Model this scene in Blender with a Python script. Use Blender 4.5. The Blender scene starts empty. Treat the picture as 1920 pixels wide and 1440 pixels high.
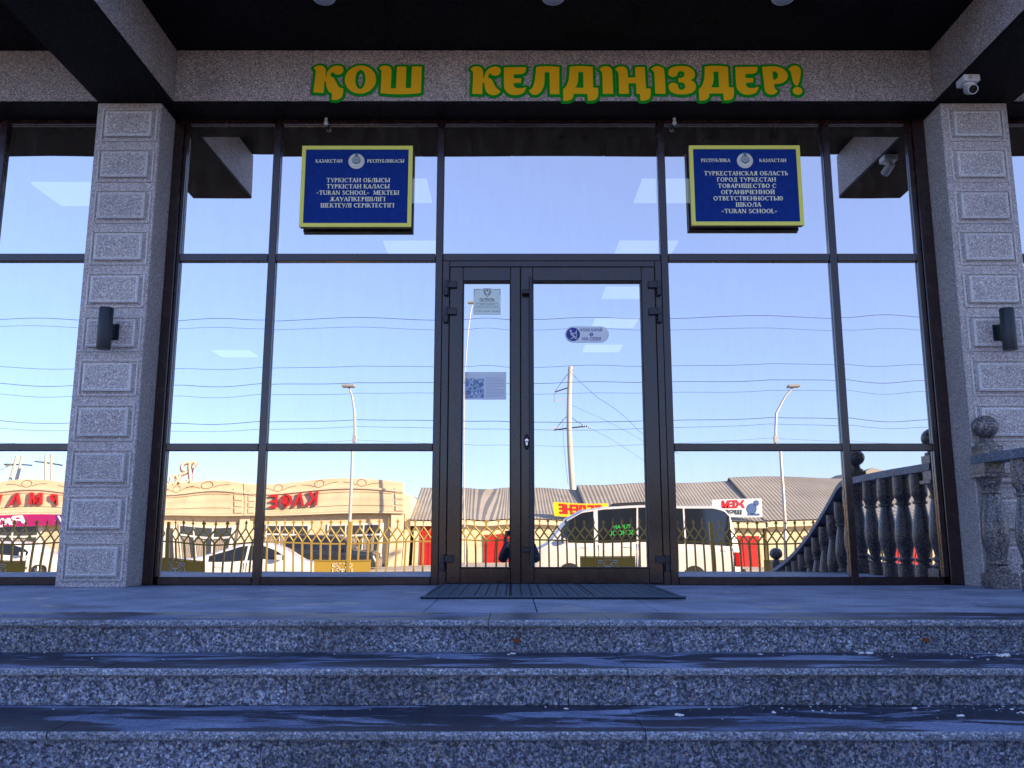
import bpy, bmesh, math, random
from mathutils import Vector, Matrix
R = math.radians
rnd = random.Random(7)
scn = bpy.context.scene
col = scn.collection

# ------------------------------------------------------------ camera, sky, sun, exposure
CAM_Z, CAM_Y, PITCH, FOC = 0.368, -6.3, 9.9155, 1600.0
cam_d = bpy.data.cameras.new('camera'); cam = bpy.data.objects.new('camera', cam_d); col.objects.link(cam)
cam.location = (0, CAM_Y, CAM_Z); cam.rotation_euler = (R(90 + PITCH), 0, 0)
cam_d.sensor_width = 36; cam_d.lens = FOC / 1920 * 36; cam_d.clip_start = .05; cam_d.clip_end = 2000
scn.camera = cam
SUN_AZ, SUN_EL = 58.0, 18.0            # azimuth from +Y towards +X
world = bpy.data.worlds.new('World'); scn.world = world; world.use_nodes = True
wn = world.node_tree; wn.nodes.clear()
wo = wn.nodes.new('ShaderNodeOutputWorld'); wb = wn.nodes.new('ShaderNodeBackground'); ws = wn.nodes.new('ShaderNodeTexSky')
ws.sky_type = 'NISHITA'; ws.sun_disc = False; ws.sun_elevation = R(SUN_EL); ws.sun_rotation = R(SUN_AZ)
ws.air_density = 1.0; ws.dust_density = 0.4; ws.ozone_density = 4.0; ws.altitude = 200
wb.inputs['Strength'].default_value = 0.145
wm = wn.nodes.new('ShaderNodeMix'); wm.data_type = 'RGBA'; wm.blend_type = 'MULTIPLY'; wm.inputs[0].default_value = 1.0; wm.inputs[7].default_value = (.57, .60, .79, 1)
wa = wn.nodes.new('ShaderNodeMix'); wa.data_type = 'RGBA'; wa.blend_type = 'ADD'; wa.inputs[0].default_value = 1.0; wa.inputs[7].default_value = (.124 / .145, .136 / .145, .188 / .145, 1)
wn.links.new(ws.outputs[0], wm.inputs[6]); wn.links.new(wm.outputs[2], wa.inputs[6]); wn.links.new(wa.outputs[2], wb.inputs[0]); wn.links.new(wb.outputs[0], wo.inputs[0])
sl = bpy.data.lights.new('sun', 'SUN'); sun = bpy.data.objects.new('sun', sl); col.objects.link(sun)
sl.energy = 5.0; sl.angle = R(.5); sl.color = (1, .82, .58)
sd = Vector((math.sin(R(SUN_AZ)) * math.cos(R(SUN_EL)), math.cos(R(SUN_AZ)) * math.cos(R(SUN_EL)), math.sin(R(SUN_EL))))
sun.rotation_euler = sd.to_track_quat('Z', 'Y').to_euler(); sun.location = sd * 60
vs = scn.view_settings
vs.view_transform = 'Standard'; vs.look = 'None'; vs.gamma = 1; vs.exposure = 1.15; vs.use_curve_mapping = False
try:
    scn.cycles.max_bounces = 8; scn.cycles.transparent_max_bounces = 12; scn.cycles.glossy_bounces = 5; scn.cycles.diffuse_bounces = 3
    scn.cycles.sample_clamp_indirect = 4; scn.cycles.caustics_reflective = False
except Exception: pass

# ------------------------------------------------------------ materials
def mat(name, color=(.5, .5, .5), rough=.6, metal=0.0, spec=.5, emit=None, estr=1.0):
    m = bpy.data.materials.new(name); m.use_nodes = True
    b = m.node_tree.nodes['Principled BSDF']
    b.inputs['Base Color'].default_value = (*color, 1); b.inputs['Roughness'].default_value = rough
    b.inputs['Metallic'].default_value = metal; b.inputs['Specular IOR Level'].default_value = spec
    if emit: b.inputs['Emission Color'].default_value = (*emit, 1); b.inputs['Emission Strength'].default_value = estr
    return m
def nd(m, t, **kw):
    n = m.node_tree.nodes.new(t)
    for k, v in kw.items():
        if k in n.inputs: n.inputs[k].default_value = v
        else: setattr(n, k, v)
    return n
def ramp(m, stops, interp='LINEAR'):
    r = m.node_tree.nodes.new('ShaderNodeValToRGB'); r.color_ramp.interpolation = interp
    e = r.color_ramp.elements
    while len(e) < len(stops): e.new(.5)
    for k, (p, c) in enumerate(stops): e[k].position = p; e[k].color = (*c, 1) if len(c) == 3 else c
    return r
def lk(m, a, b): m.node_tree.links.new(a, b)
def bsdf(m): return m.node_tree.nodes['Principled BSDF']
def mixc(m, fac, a, b, typ='MIX'):
    n = m.node_tree.nodes.new('ShaderNodeMix'); n.data_type = 'RGBA'; n.blend_type = typ
    for k, v in ((0, fac), (6, a), (7, b)):
        if hasattr(v, 'is_output') or hasattr(v, 'links'): lk(m, v, n.inputs[k])
        elif isinstance(v, (int, float)): n.inputs[k].default_value = v
        else: n.inputs[k].default_value = (*v, 1)
    return n.outputs[2]
def worldco(m, scale=1.0):
    g = m.node_tree.nodes.new('ShaderNodeNewGeometry'); mp = m.node_tree.nodes.new('ShaderNodeMapping')
    mp.inputs['Scale'].default_value = (scale,) * 3 if isinstance(scale, (int, float)) else scale
    lk(m, g.outputs['Position'], mp.inputs[0]); return mp.outputs[0]
def granite(name, stops, scale=70, rough=.55, bump=.15, stain=.25, vary=.06, frost=None, speck=.85):
    m = mat(name, rough=rough); b = bsdf(m); co = worldco(m)
    n1 = nd(m, 'ShaderNodeTexNoise', Scale=scale * 1.5, Detail=3.0, Roughness=.8); lk(m, co, n1.inputs['Vector'])
    r1 = ramp(m, stops); lk(m, n1.outputs['Fac'], r1.inputs[0])
    v1 = nd(m, 'ShaderNodeTexVoronoi', Scale=scale * 1.5); lk(m, co, v1.inputs['Vector'])
    sp = nd(m, 'ShaderNodeSeparateColor'); lk(m, v1.outputs['Color'], sp.inputs[0])
    r2 = ramp(m, [(0, (.16, .17, .22)), (.22, (.42, .45, .55)), (.42, (.85, .88, .98)), (.60, (1.25, 1.22, 1.22)), (.76, (1.45, 1.10, .82)), (.86, (.75, .72, .78)), (.92, (1.9, 1.85, 1.8))], 'CONSTANT'); lk(m, sp.outputs[0], r2.inputs[0])
    c = mixc(m, speck, r1.outputs[0], r2.outputs[0], 'MULTIPLY')
    n2 = nd(m, 'ShaderNodeTexNoise', Scale=1.7, Detail=5.0, Roughness=.6); lk(m, co, n2.inputs['Vector'])
    r3 = ramp(m, [(.3, (1 - stain,) * 3), (.7, (1 + stain * .5,) * 3)]); lk(m, n2.outputs['Fac'], r3.inputs[0])
    c = mixc(m, 1.0, c, r3.outputs[0], 'MULTIPLY')
    oi = nd(m, 'ShaderNodeObjectInfo'); r4 = ramp(m, [(0, (1 - vary,) * 3), (1, (1 + vary,) * 3)]); lk(m, oi.outputs['Random'], r4.inputs[0])
    c = mixc(m, 1.0, c, r4.outputs[0], 'MULTIPLY')
    lk(m, c, b.inputs['Base Color'])
    bp = nd(m, 'ShaderNodeBump', Strength=bump, Distance=.003); lk(m, n1.outputs['Fac'], bp.inputs['Height']); lk(m, bp.outputs[0], b.inputs['Normal'])
    return m
STONE = [(.34, (.075, .075, .09)), (.45, (.20, .195, .20)), (.52, (.37, .34, .33)), (.62, (.58, .53, .49)), (.72, (.75, .71, .67))]
STONE_P = [(.32, (.22, .22, .25)), (.44, (.36, .355, .38)), (.52, (.52, .50, .50)), (.62, (.70, .67, .64)), (.72, (.86, .82, .78))]
M_pillar = granite('pillar_granite', [(a, (c[0] * 1.12, c[1] * 1.07, c[2] * 1.03)) for a, c in STONE_P], 120, speck=.62, stain=.12)
M_band = granite('band_granite', [(a, (c[0] * .98, c[1] * .88, c[2] * .82)) for a, c in STONE_P], 115, stain=.22, speck=.75)
M_riser = granite('riser_granite', [(a, (c[0] * .64, c[1] * .80, c[2] * 1.04)) for a, c in STONE], 75, stain=.40, vary=.22, bump=.2)  # blue tint puts the skylit shade into the stone colour
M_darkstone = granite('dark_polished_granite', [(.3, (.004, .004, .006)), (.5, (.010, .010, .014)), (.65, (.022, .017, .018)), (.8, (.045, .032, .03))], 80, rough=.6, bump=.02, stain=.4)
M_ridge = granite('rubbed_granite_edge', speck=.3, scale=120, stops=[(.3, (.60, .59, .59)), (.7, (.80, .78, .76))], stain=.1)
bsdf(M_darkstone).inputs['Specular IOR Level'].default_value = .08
M_bal = granite('balustrade_granite', [(a, tuple(x * .62 for x in c)) for a, c in STONE], 80, stain=.2, rough=.3)

def tread_material(name, wet, dry, th, sc=(1.6, 7.0, 1), frostc=(.30, .31, .34)):
    m = mat(name, rough=.4); b = bsdf(m); co = worldco(m, sc); cf = worldco(m)
    n = nd(m, 'ShaderNodeTexNoise', Scale=1.0, Detail=12.0, Roughness=.70, Distortion=.5); lk(m, co, n.inputs['Vector'])
    g = nd(m, 'ShaderNodeTexNoise', Scale=95.0, Detail=2.0, Roughness=.7); lk(m, cf, g.inputs['Vector'])
    rg = ramp(m, [(.35, (.72,) * 3), (.65, (1.3,) * 3)]); lk(m, g.outputs['Fac'], rg.inputs[0])
    rm = ramp(m, [(th - .02, (0,) * 3), (th + .03, (1,) * 3)]); lk(m, n.outputs['Fac'], rm.inputs[0])
    n3 = nd(m, 'ShaderNodeTexNoise', Scale=3.0, Detail=6.0); lk(m, cf, n3.inputs['Vector'])
    rd = ramp(m, [(.3, tuple(x * .75 for x in dry)), (.7, frostc)]); lk(m, n3.outputs['Fac'], rd.inputs[0])
    c = mixc(m, rm.outputs[0], wet, rd.outputs[0]); c = mixc(m, 1.0, c, rg.outputs[0], 'MULTIPLY')
    lk(m, c, b.inputs['Base Color'])
    b.inputs['Specular IOR Level'].default_value = .3
    rr = ramp(m, [(0, (.42,) * 3), (1, (.75,) * 3)]); lk(m, rm.outputs[0], rr.inputs[0]); lk(m, rr.outputs[0], b.inputs['Roughness'])
    return m
M_tread = tread_material('frosted_tread_granite', (.016, .025, .050), (.10, .15, .29), .52, frostc=(.25, .33, .52))  # wet and frosted tones, blued to carry the skylight colour
M_floor = tread_material('porch_floor_granite', (.12, .17, .26), (.27, .35, .52), .44, sc=(1.3, 2.6, 1), frostc=(.40, .48, .66))  # floor tones blued as well, skylight put into the colour
M_nose = granite('nosing_granite', [(a, (c[0] * .82, c[1] * 1.04, c[2] * 1.32)) for a, c in STONE], 90, stain=.35, rough=.6, speck=.5)  # pale with frost; blue factor also carries the shade's sky tint

M_frame = mat('dark_powder_coat_warm_tinge', (.022, .020, .027), .30, 0, .6)
b = bsdf(M_frame); co = worldco(M_frame)
n = nd(M_frame, 'ShaderNodeTexNoise', Scale=14.0, Detail=6.0); lk(M_frame, co, n.inputs['Vector'])
r = ramp(M_frame, [(.3, (.18,) * 3), (.75, (.34,) * 3)]); lk(M_frame, n.outputs['Fac'], r.inputs[0]); lk(M_frame, r.outputs[0], b.inputs['Roughness'])
b.inputs['Specular IOR Level'].default_value = .5; b.inputs['Coat Weight'].default_value = .5; b.inputs['Coat IOR'].default_value = 1.5; b.inputs['Coat Roughness'].default_value = .12
r = ramp(M_frame, [(.4, (.018, .006, .006)), (.8, (.036, .012, .010))]); lk(M_frame, n.outputs['Fac'], r.inputs[0]); lk(M_frame, r.outputs[0], b.inputs['Base Color'])  # red-brown base tinge imitates the warm street's reflection
M_black = mat('black_gasket', (.006, .006, .008), .6)
M_hinge = mat('dark_hinge_metal', (.03, .03, .04), .35, .3)

def glass_mat():
    m = bpy.data.materials.new('mirror_coated_glass'); m.use_nodes = True; t = m.node_tree; t.nodes.clear()
    o = t.nodes.new('ShaderNodeOutputMaterial'); g = t.nodes.new('ShaderNodeBsdfGlossy'); tr = t.nodes.new('ShaderNodeBsdfTransparent'); mx = t.nodes.new('ShaderNodeMixShader')
    g.inputs['Color'].default_value = (1.0, .95, .92, 1); g.inputs['Roughness'].default_value = 0.0
    tr.inputs['Color'].default_value = (.8, .9, 1.0, 1); mx.inputs[0].default_value = .84
    t.links.new(tr.outputs[0], mx.inputs[1]); t.links.new(g.outputs[0], mx.inputs[2]); g2 = t.nodes.new('ShaderNodeNewGeometry'); mp = t.nodes.new('ShaderNodeMapping'); mp.inputs['Scale'].default_value = (5, 1, 1.2); n_ = t.nodes.new('ShaderNodeTexNoise'); n_.inputs['Scale'].default_value = 2.2; n_.inputs['Detail'].default_value = 8; n_.inputs['Roughness'].default_value = .65
    rr = t.nodes.new('ShaderNodeMapRange'); rr.inputs[1].default_value = .45; rr.inputs[2].default_value = .8; rr.inputs[3].default_value = .0; rr.inputs[4].default_value = .06
    df = t.nodes.new('ShaderNodeBsdfDiffuse'); df.inputs['Color'].default_value = (.55, .55, .52, 1); m2 = t.nodes.new('ShaderNodeMixShader')
    t.links.new(g2.outputs['Position'], mp.inputs[0]); t.links.new(mp.outputs[0], n_.inputs['Vector']); t.links.new(n_.outputs['Fac'], rr.inputs[0]); t.links.new(rr.outputs[0], m2.inputs[0])
    t.links.new(mx.outputs[0], m2.inputs[1]); t.links.new(df.outputs[0], m2.inputs[2]); t.links.new(m2.outputs[0], o.inputs[0])
    return m
M_glass = glass_mat()
def clear_glass():
    m = bpy.data.materials.new('tinted_vehicle_glass'); m.use_nodes = True
    b = bsdf(m); b.inputs['Base Color'].default_value = (.012, .016, .022, 1); b.inputs['Roughness'].default_value = .06; b.inputs['Specular IOR Level'].default_value = .8
    return m
M_vglass = clear_glass()

# ------------------------------------------------------------ object helpers
OFF = {}
def root(name, label, cat, loc=(0, 0, 0), group=None, kind=None):
    o = bpy.data.objects.new(name, None); col.objects.link(o); o.location = loc; o.empty_display_size = .1
    if label: o['label'] = label
    if cat: o['category'] = cat
    if group: o['group'] = group
    if kind: o['kind'] = kind
    OFF[o.name] = Vector(loc); return o
def link(name, me, m, parent=None, label=None, cat=None, group=None, kind=None, world=True):
    o = bpy.data.objects.new(name, me); col.objects.link(o)
    if m is not None:
        me.materials.clear()
        for mm in (m if isinstance(m, (list, tuple)) else [m]): me.materials.append(mm)
    if parent:
        o.parent = parent; off = OFF[parent.name]
        if world: me.transform(Matrix.Translation(-off))
        OFF[o.name] = off
    else: OFF[o.name] = Vector((0, 0, 0))
    if label: o['label'] = label
    if cat: o['category'] = cat
    if group: o['group'] = group
    if kind: o['kind'] = kind
    return o
class MB:
    def __init__(s): s.bm = bmesh.new()
    def box(s, x0, x1, y0, y1, z0, z1, bev=0, rot=None, piv=None):
        vs_ = [s.bm.verts.new(v) for v in ((x0, y0, z0), (x1, y0, z0), (x1, y1, z0), (x0, y1, z0), (x0, y0, z1), (x1, y0, z1), (x1, y1, z1), (x0, y1, z1))]
        fs = [s.bm.faces.new([vs_[i] for i in f]) for f in ((3, 2, 1, 0), (4, 5, 6, 7), (0, 1, 5, 4), (1, 2, 6, 5), (2, 3, 7, 6), (3, 0, 4, 7))]
        if bev:
            es = list({e for f in fs for e in f.edges})
            r = bmesh.ops.bevel(s.bm, geom=es, offset=bev, segments=1, affect='EDGES', profile=.5)
        if rot is not None: bmesh.ops.rotate(s.bm, verts=[v for v in vs_ if v.is_valid], cent=piv, matrix=rot)
        return s
    def poly(s, pts):
        s.bm.faces.new([s.bm.verts.new(p) for p in pts]); return s
    def prism(s, pts, axis, a0, a1):
        # pts: 2D outline; axis 'y' -> (x,z) outline extruded in y ; 'x' -> (y,z) ; 'z' -> (x,y)
        def mk(p, a): return {'y': (p[0], a, p[1]), 'x': (a, p[0], p[1]), 'z': (p[0], p[1], a)}[axis]
        v0 = [s.bm.verts.new(mk(p, a0)) for p in pts]; v1 = [s.bm.verts.new(mk(p, a1)) for p in pts]
        n = len(pts); s.bm.faces.new(v0); s.bm.faces.new(v1[::-1])
        for i in range(n): s.bm.faces.new((v0[i], v0[(i + 1) % n], v1[(i + 1) % n], v1[i]))
        return s
    def tube(s, pts, r, seg=8, cap=True):
        pts = [Vector(p) for p in pts]; rs = r if isinstance(r, (list, tuple)) else [r] * len(pts); rings = []
        u = None
        for i, p in enumerate(pts):
            d = (pts[min(i + 1, len(pts) - 1)] - pts[max(i - 1, 0)]).normalized()
            if u is None: u = d.cross(Vector((0, 0, 1)) if abs(d.z) < .9 else Vector((1, 0, 0)))
            u = u - d * u.dot(d)
            if u.length < 1e-4: u = d.orthogonal()
            u.normalize(); w = d.cross(u)
            rings.append([s.bm.verts.new(p + (u * math.cos(t) + w * math.sin(t)) * rs[i]) for t in [2 * math.pi * k / seg for k in range(seg)]])
        for a, c in zip(rings, rings[1:]):
            for k in range(seg): s.bm.faces.new((a[k], a[(k + 1) % seg], c[(k + 1) % seg], c[k]))
        if cap: s.bm.faces.new(rings[0][::-1]); s.bm.faces.new(rings[-1])
        return s
    def lathe(s, prof, c, seg=20, axis='z'):
        rings = []
        for r_, z in prof:
            ring = []
            for k in range(seg):
                t = 2 * math.pi * k / seg; x, y = r_ * math.cos(t), r_ * math.sin(t)
                ring.append(s.bm.verts.new({'z': (c[0] + x, c[1] + y, c[2] + z), 'y': (c[0] + x, c[1] + z, c[2] + y), 'x': (c[0] + z, c[1] + x, c[2] + y)}[axis]))
            rings.append(ring)
        for a, d in zip(rings, rings[1:]):
            for k in range(seg): s.bm.faces.new((a[k], a[(k + 1) % seg], d[(k + 1) % seg], d[k]))
        s.bm.faces.new(rings[0][::-1]); s.bm.faces.new(rings[-1]); return s
    def ball(s, c, r, seg=20, sz=1.0):
        bmesh.ops.create_uvsphere(s.bm, u_segments=seg, v_segments=seg // 2, radius=r, matrix=Matrix.Translation(c) @ Matrix.Diagonal((1, 1, sz, 1))); return s
    def build(s, name, m, parent=None, smooth=False, **kw):
        bmesh.ops.recalc_face_normals(s.bm, faces=s.bm.faces[:])
        me = bpy.data.meshes.new(name); s.bm.to_mesh(me); s.bm.free()
        if smooth:
            me.polygons.foreach_set('use_smooth', [True] * len(me.polygons))
            try: me.set_sharp_from_angle(angle=R(35))
            except Exception: pass
        return link(name, me, m, parent, **kw)
def B(name, m, parent, x0, x1, y0, y1, z0, z1, bev=0, **kw): return MB().box(x0, x1, y0, y1, z0, z1, bev).build(name, m, parent, **kw)
def children(o): return [c for c in bpy.data.objects if c.parent == o]
def copy_tree(o, loc, label=None, parent=None):
    c = o.copy(); col.objects.link(c)
    if parent is None: c.location = loc
    else: c.parent = parent
    if label: c['label'] = label
    OFF[c.name] = OFF[o.name]
    for ch in children(o): copy_tree(ch, None, None, c)
    return c
def dup(o, parent, dloc):
    c = o.copy(); col.objects.link(c); c.parent = parent; c.location = o.location + Vector(dloc); OFF[c.name] = OFF[o.name]; return c
def text_mesh(body, h, depth=.002, bold=0.0, width=None, space=1.0, align='CENTER', shear=0.0):
    """mesh in local XY, cap height h; returned with baseline at 0"""
    cu = bpy.data.curves.new('lettering', 'FONT'); cu.body = body; cu.align_x = align; cu.size = h / .70; cu.extrude = depth / 2; cu.offset = bold; cu.space_character = space; cu.resolution_u = 4; cu.shear = shear
    ob = bpy.data.objects.new('lettering', cu); col.objects.link(ob)
    dg = bpy.context.evaluated_depsgraph_get(); me = bpy.data.meshes.new_from_object(ob.evaluated_get(dg)); bpy.data.objects.remove(ob); bpy.data.curves.remove(cu)
    if width:
        xs = [v.co.x for v in me.vertices]
        if xs: me.transform(Matrix.Diagonal((width / (max(xs) - min(xs)), 1, 1, 1)))
    return me
def text(name, body, h, pos, m, parent=None, face='-y', **kw):
    okw = {k: kw.pop(k) for k in ('label', 'cat', 'group', 'kind') if k in kw}
    me = text_mesh(body, h, **kw)
    rot = Matrix.Rotation(R(90), 4, 'X')
    if face == '+y': rot = Matrix.Rotation(R(180), 4, 'Z') @ rot
    me.transform(Matrix.Translation(pos) @ rot)
    return link(name, me, m, parent, **okw)

GZ = -1.24      # street level; porch floor is z = 0
# ------------------------------------------------------------ ground and streets
M_ground = mat('dusty_pavement', (.30, .25, .20), .9); co = worldco(M_ground)
n = nd(M_ground, 'ShaderNodeTexNoise', Scale=.35, Detail=8.0); lk(M_ground, co, n.inputs['Vector'])
r = ramp(M_ground, [(.3, (.42, .37, .30)), (.7, (.58, .51, .43))]); lk(M_ground, n.outputs['Fac'], r.inputs[0]); lk(M_ground, r.outputs[0], bsdf(M_ground).inputs['Base Color'])
M_asph = mat('worn_asphalt', (.1, .09, .085), .85); co = worldco(M_asph)
n = nd(M_asph, 'ShaderNodeTexNoise', Scale=.8, Detail=10.0); lk(M_asph, co, n.inputs['Vector'])
r = ramp(M_asph, [(.3, (.20, .175, .15)), (.7, (.31, .27, .23))]); lk(M_asph, n.outputs['Fac'], r.inputs[0]); lk(M_asph, r.outputs[0], bsdf(M_asph).inputs['Base Color'])
M_kerb = mat('kerb_concrete', (.42, .38, .33), .85)
MB().poly([(-600, -600, GZ), (600, -600, GZ), (600, 300, GZ), (-600, 300, GZ)]).build('ground', M_ground, kind='structure')
MB().poly([(-300, -33.5, GZ + .006), (300, -33.5, GZ + .006), (300, -11.5, GZ + .006), (-300, -11.5, GZ + .006)]).build('road', M_asph, kind='structure')
B('kerb', M_kerb, None, -300, 300, -33.75, -33.5, GZ, GZ + .13, kind='structure')
B('kerb', M_kerb, None, -300, 300, -11.5, -11.25, GZ, GZ + .13, kind='structure')
B('pavement', M_ground, None, -300, 300, -39.2, -33.75, GZ + .001, GZ + .115, kind='structure')
for k in range(-12, 13):
    pass

# ------------------------------------------------------------ school building (the facade)
SB = root('school_building', 'dark glass fronted school entrance clad in speckled granite', 'building', (0, 0, GZ))
M_wall = mat('render_wall', (.30, .28, .26), .8)
# unseen masses round the entrance; heights and low gap shape sunlight on the fence
B('wall', M_wall, SB, -30, 10.8, 9.0, 15, GZ, 6.8)
B('wall', M_wall, SB, -30, -5.75, 0.08, 9.0, GZ, 6.8)
B('wall', M_wall, SB, 6.3, 10.8, 0.08, 9.0, GZ, 6.8)
B('wall', M_wall, SB, -5.75, 6.3, 0.10, 9.0, 4.3, 6.8)
B('wall', M_wall, SB, 10.8, 16.6, 0.08, 15, GZ, 3.6)  # low gap added out of view so sun reaches one fence stretch
B('wall', M_wall, SB, 16.6, 36, 0.08, 15, GZ, 6.8)  # tall mass added out of view to shade the fence farther right
# room behind the glass
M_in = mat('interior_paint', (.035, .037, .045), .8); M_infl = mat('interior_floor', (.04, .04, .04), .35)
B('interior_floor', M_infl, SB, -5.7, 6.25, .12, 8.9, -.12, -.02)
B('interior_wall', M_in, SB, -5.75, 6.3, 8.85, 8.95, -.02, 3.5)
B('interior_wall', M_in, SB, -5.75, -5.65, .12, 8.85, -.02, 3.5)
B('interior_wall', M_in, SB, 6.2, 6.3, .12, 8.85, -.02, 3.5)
B('dark_gap_filler', M_in, SB, -5.75, 6.3, .095, .34, 3.30, 3.60)  # added dark block, hides the brighter void above the ceiling
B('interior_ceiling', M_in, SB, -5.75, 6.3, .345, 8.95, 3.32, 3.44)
M_led = mat('led_panel', (.9, .9, .9), .5, emit=(.85, .95, 1.0), estr=.5)
def led(x, y, w=.6, l=.5): B('ceiling_lamp', M_led, SB, x - w / 2, x + w / 2, y - l / 2, y + l / 2, 3.300, 3.318)
for x, y in ((-3.80, .82), (-1.02, .75), (-1.02, 2.3), (1.40, .75), (1.40, 2.3), (1.44, 3.95), (1.46, 5.5), (1.46, 7.2), (-4.6, 7.6)): led(x, y)

# vertical mullions, transoms
YF, YB = -.032, .09
def mull(x0, x1, z0=0.0, z1=3.60): B('mullion', M_frame, SB, x0, x1, YF, YB, z0, z1, .004)
mull(-1.868, -1.810); mull(-.585, -.530); mull(1.140, 1.196); mull(2.436, 2.492)
mull(-4.03, -3.97, .0, 3.6); mull(4.36, 4.42)
for a, b_ in ((-2.65, -2.575), (3.145, 3.24)):
    B('jamb', M_frame, SB, a, b_, YF - .01, YB, 0, 3.6, .004)
B('jamb', M_frame, SB, 3.105, 3.143, YF + .006, YB, .058, 3.6, .003); B('jamb', M_frame, SB, -2.573, -2.55, YF + .006, YB, .058, 3.6, .003)
cols = [(-2.548, -1.870), (-1.808, -.587), (1.198, 2.434), (2.494, 3.103)]
side = [(-5.7, -4.032), (-3.968, -3.14), (3.75, 4.358), (4.422, 6.2)]
for a, b_ in cols + side:
    B('transom', M_frame, SB, a, b_, YF + .003, YB, 0.002, .056, .004)
    B('transom', M_frame, SB, a, b_, YF + .003, YB, .966, 1.020, .004)
for a, b_ in cols + side + [(-.528, 1.138)]:
    B('transom', M_frame, SB, a, b_, YF + .003, YB, 2.420, 2.480, .004)
    B('transom', M_frame, SB, a, b_, YF + .003, YB, 3.545, 3.60, .004)
gasket = [(0, .0)]
# glass panes with the slight dishing of sealed units
def pane(x0, x1, z0, z1, parent, dish=.0012, tx=0.0, tz=0.0, y=0.0, name='window_pane', n=22, sk=0.0, ph=0.0, cv=0.0):
    bm = bmesh.new(); W, H_ = (x1 - x0) / 2, (z1 - z0) / 2; cx, cz = (x0 + x1) / 2, (z0 + z1) / 2; g = []
    for j in range(n + 1):
        row = []
        for i in range(n + 1):
            u, v = i / n * 2 - 1, j / n * 2 - 1
            d = dish * ((1 - u * u) ** 2) * ((1 - v * v) ** 2) + sk * math.sin(2.2 * u + ph) * math.cos(1.8 * v + ph * 1.7) * .35 - cv * (1 - v) ** 2
            row.append(bm.verts.new((cx + u * W, y + d + tx * u * W + tz * v * H_, cz + v * H_)))
        g.append(row)
    for j in range(n):
        for i in range(n): bm.faces.new((g[j][i], g[j][i + 1], g[j + 1][i + 1], g[j + 1][i]))
    me = bpy.data.meshes.new(name); bm.to_mesh(me); bm.free(); me.polygons.foreach_set('use_smooth', [True] * len(me.polygons))
    return link(name, me, M_glass, parent)
rp = random.Random(3)
TOPTILT = {0: -.0058, 3: -.0055}
for k, (a, b_) in enumerate(cols):
    pane(a, b_, .058, .964, SB, .0009, tx=rp.uniform(-.0012, .0012), tz=rp.uniform(-.0006, .0006), sk=.0007, ph=k, cv=.0003)
    pane(a, b_, 1.022, 2.418, SB, .0010, tx=rp.uniform(-.0018, .0018), tz=rp.uniform(-.0011, .0011), sk=.0003, ph=k + 2)
    pane(a, b_, 2.482, 3.543, SB, .0006, tz=TOPTILT.get(k, 0), tx=-.0045 if k == 0 else 0)
for k, (a, b_) in enumerate(side):
    pane(a, b_, .058, .964, SB, .0009, sk=.0006, ph=k, cv=.0003); pane(a, b_, 1.022, 2.418, SB, .001, sk=.0003, ph=k + 1); pane(a, b_, 2.482, 3.543, SB, .0006)
pane(-.528, 1.138, 2.482, 3.543, SB, .0006)

# double door
DZ = 2.405
B('door_frame', M_frame, SB, -.528, -.476, YF - .004, YB, 0, DZ + .013, .003)
B('door_frame', M_frame, SB, 1.090, 1.138, YF - .004, YB, 0, DZ + .013, .003)
B('door_frame', M_frame, SB, -.475, 1.089, YF - .004, YB, 2.372, DZ + .013, .003)
B('threshold', M_hinge, SB, -.475, 1.089, YF - .02, YB, 0.0005, .010)
def leaf(x0, x1, gx0, gx1, label):
    L = B('door_leaf', M_frame, SB, x0, gx0 - .001, YF - .006, YB - .01, .013, 2.368, .003, label=label)
    B('stile', M_frame, L, gx1 + .001, x1, YF - .006, YB - .01, .013, 2.368, .003)
    B('rail', M_frame, L, gx0, gx1, YF - .006, YB - .01, .013, .120, .003)
    B('rail', M_frame, L, gx0, gx1, YF - .006, YB - .01, 2.262, 2.368, .003)
    # glazing beads and gaskets
    for (a, c, z0, z1) in ((gx0, gx0 + .006, .121, 2.261), (gx1 - .006, gx1, .121, 2.261), (gx0 + .006, gx1 - .006, .121, .127), (gx0 + .006, gx1 - .006, 2.255, 2.261)):
        B('gasket', M_black, L, a, c, YF - .003, .03, z0, z1)
    return L
LL = leaf(-.471, .062, -.372, -.012, 'narrow left door leaf with dark frame')
RL = leaf(.067, 1.085, .158, .985, 'wide right door leaf with dark frame')
pane(-.366, -.018, .127, 2.255, LL, .0009, tx=-.0006, sk=.0003, ph=1, name='door_glass', n=20)
pane(.164, .979, .127, 2.255, RL, .0014, tx=.0004, sk=.0004, ph=2, name='door_glass')
B('gap_seal', M_black, SB, .0625, .0665, YF + .01, .05, .013, 2.368)
B('gap_seal', M_black, SB, -.4755, -.4715, YF + .01, .05, .013, 2.368); B('gap_seal', M_black, SB, 1.0855, 1.0895, YF + .01, .05, .013, 2.368)
def hinge(parent, x, z, s):
    m_ = MB().box(min(x, x + s * .075), max(x, x + s * .075), YF - .030, YF - .007, z + .005, z + .058, .004)
    m_.lathe([(.012, 0), (.0165, .003), (.0165, .060), (.012, .063)], (x - s * .005, YF - .026, z - .056), 14)
    m_.lathe([(.0165, 0), (.0165, .055)], (x - s * .005, YF - .026, z + .008), 14)
    m_.box(min(x, x - s * .028), max(x, x - s * .028), YF - .020, YF - .005, z - .05, z + .002, .003)
    m_.build('hinge', M_hinge, parent, smooth=True)
for z in (2.195, 1.985, .155): hinge(LL, -.492, z, 1)
for z in (2.195, 1.985, .150): hinge(RL, 1.108, z, -1)
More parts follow.
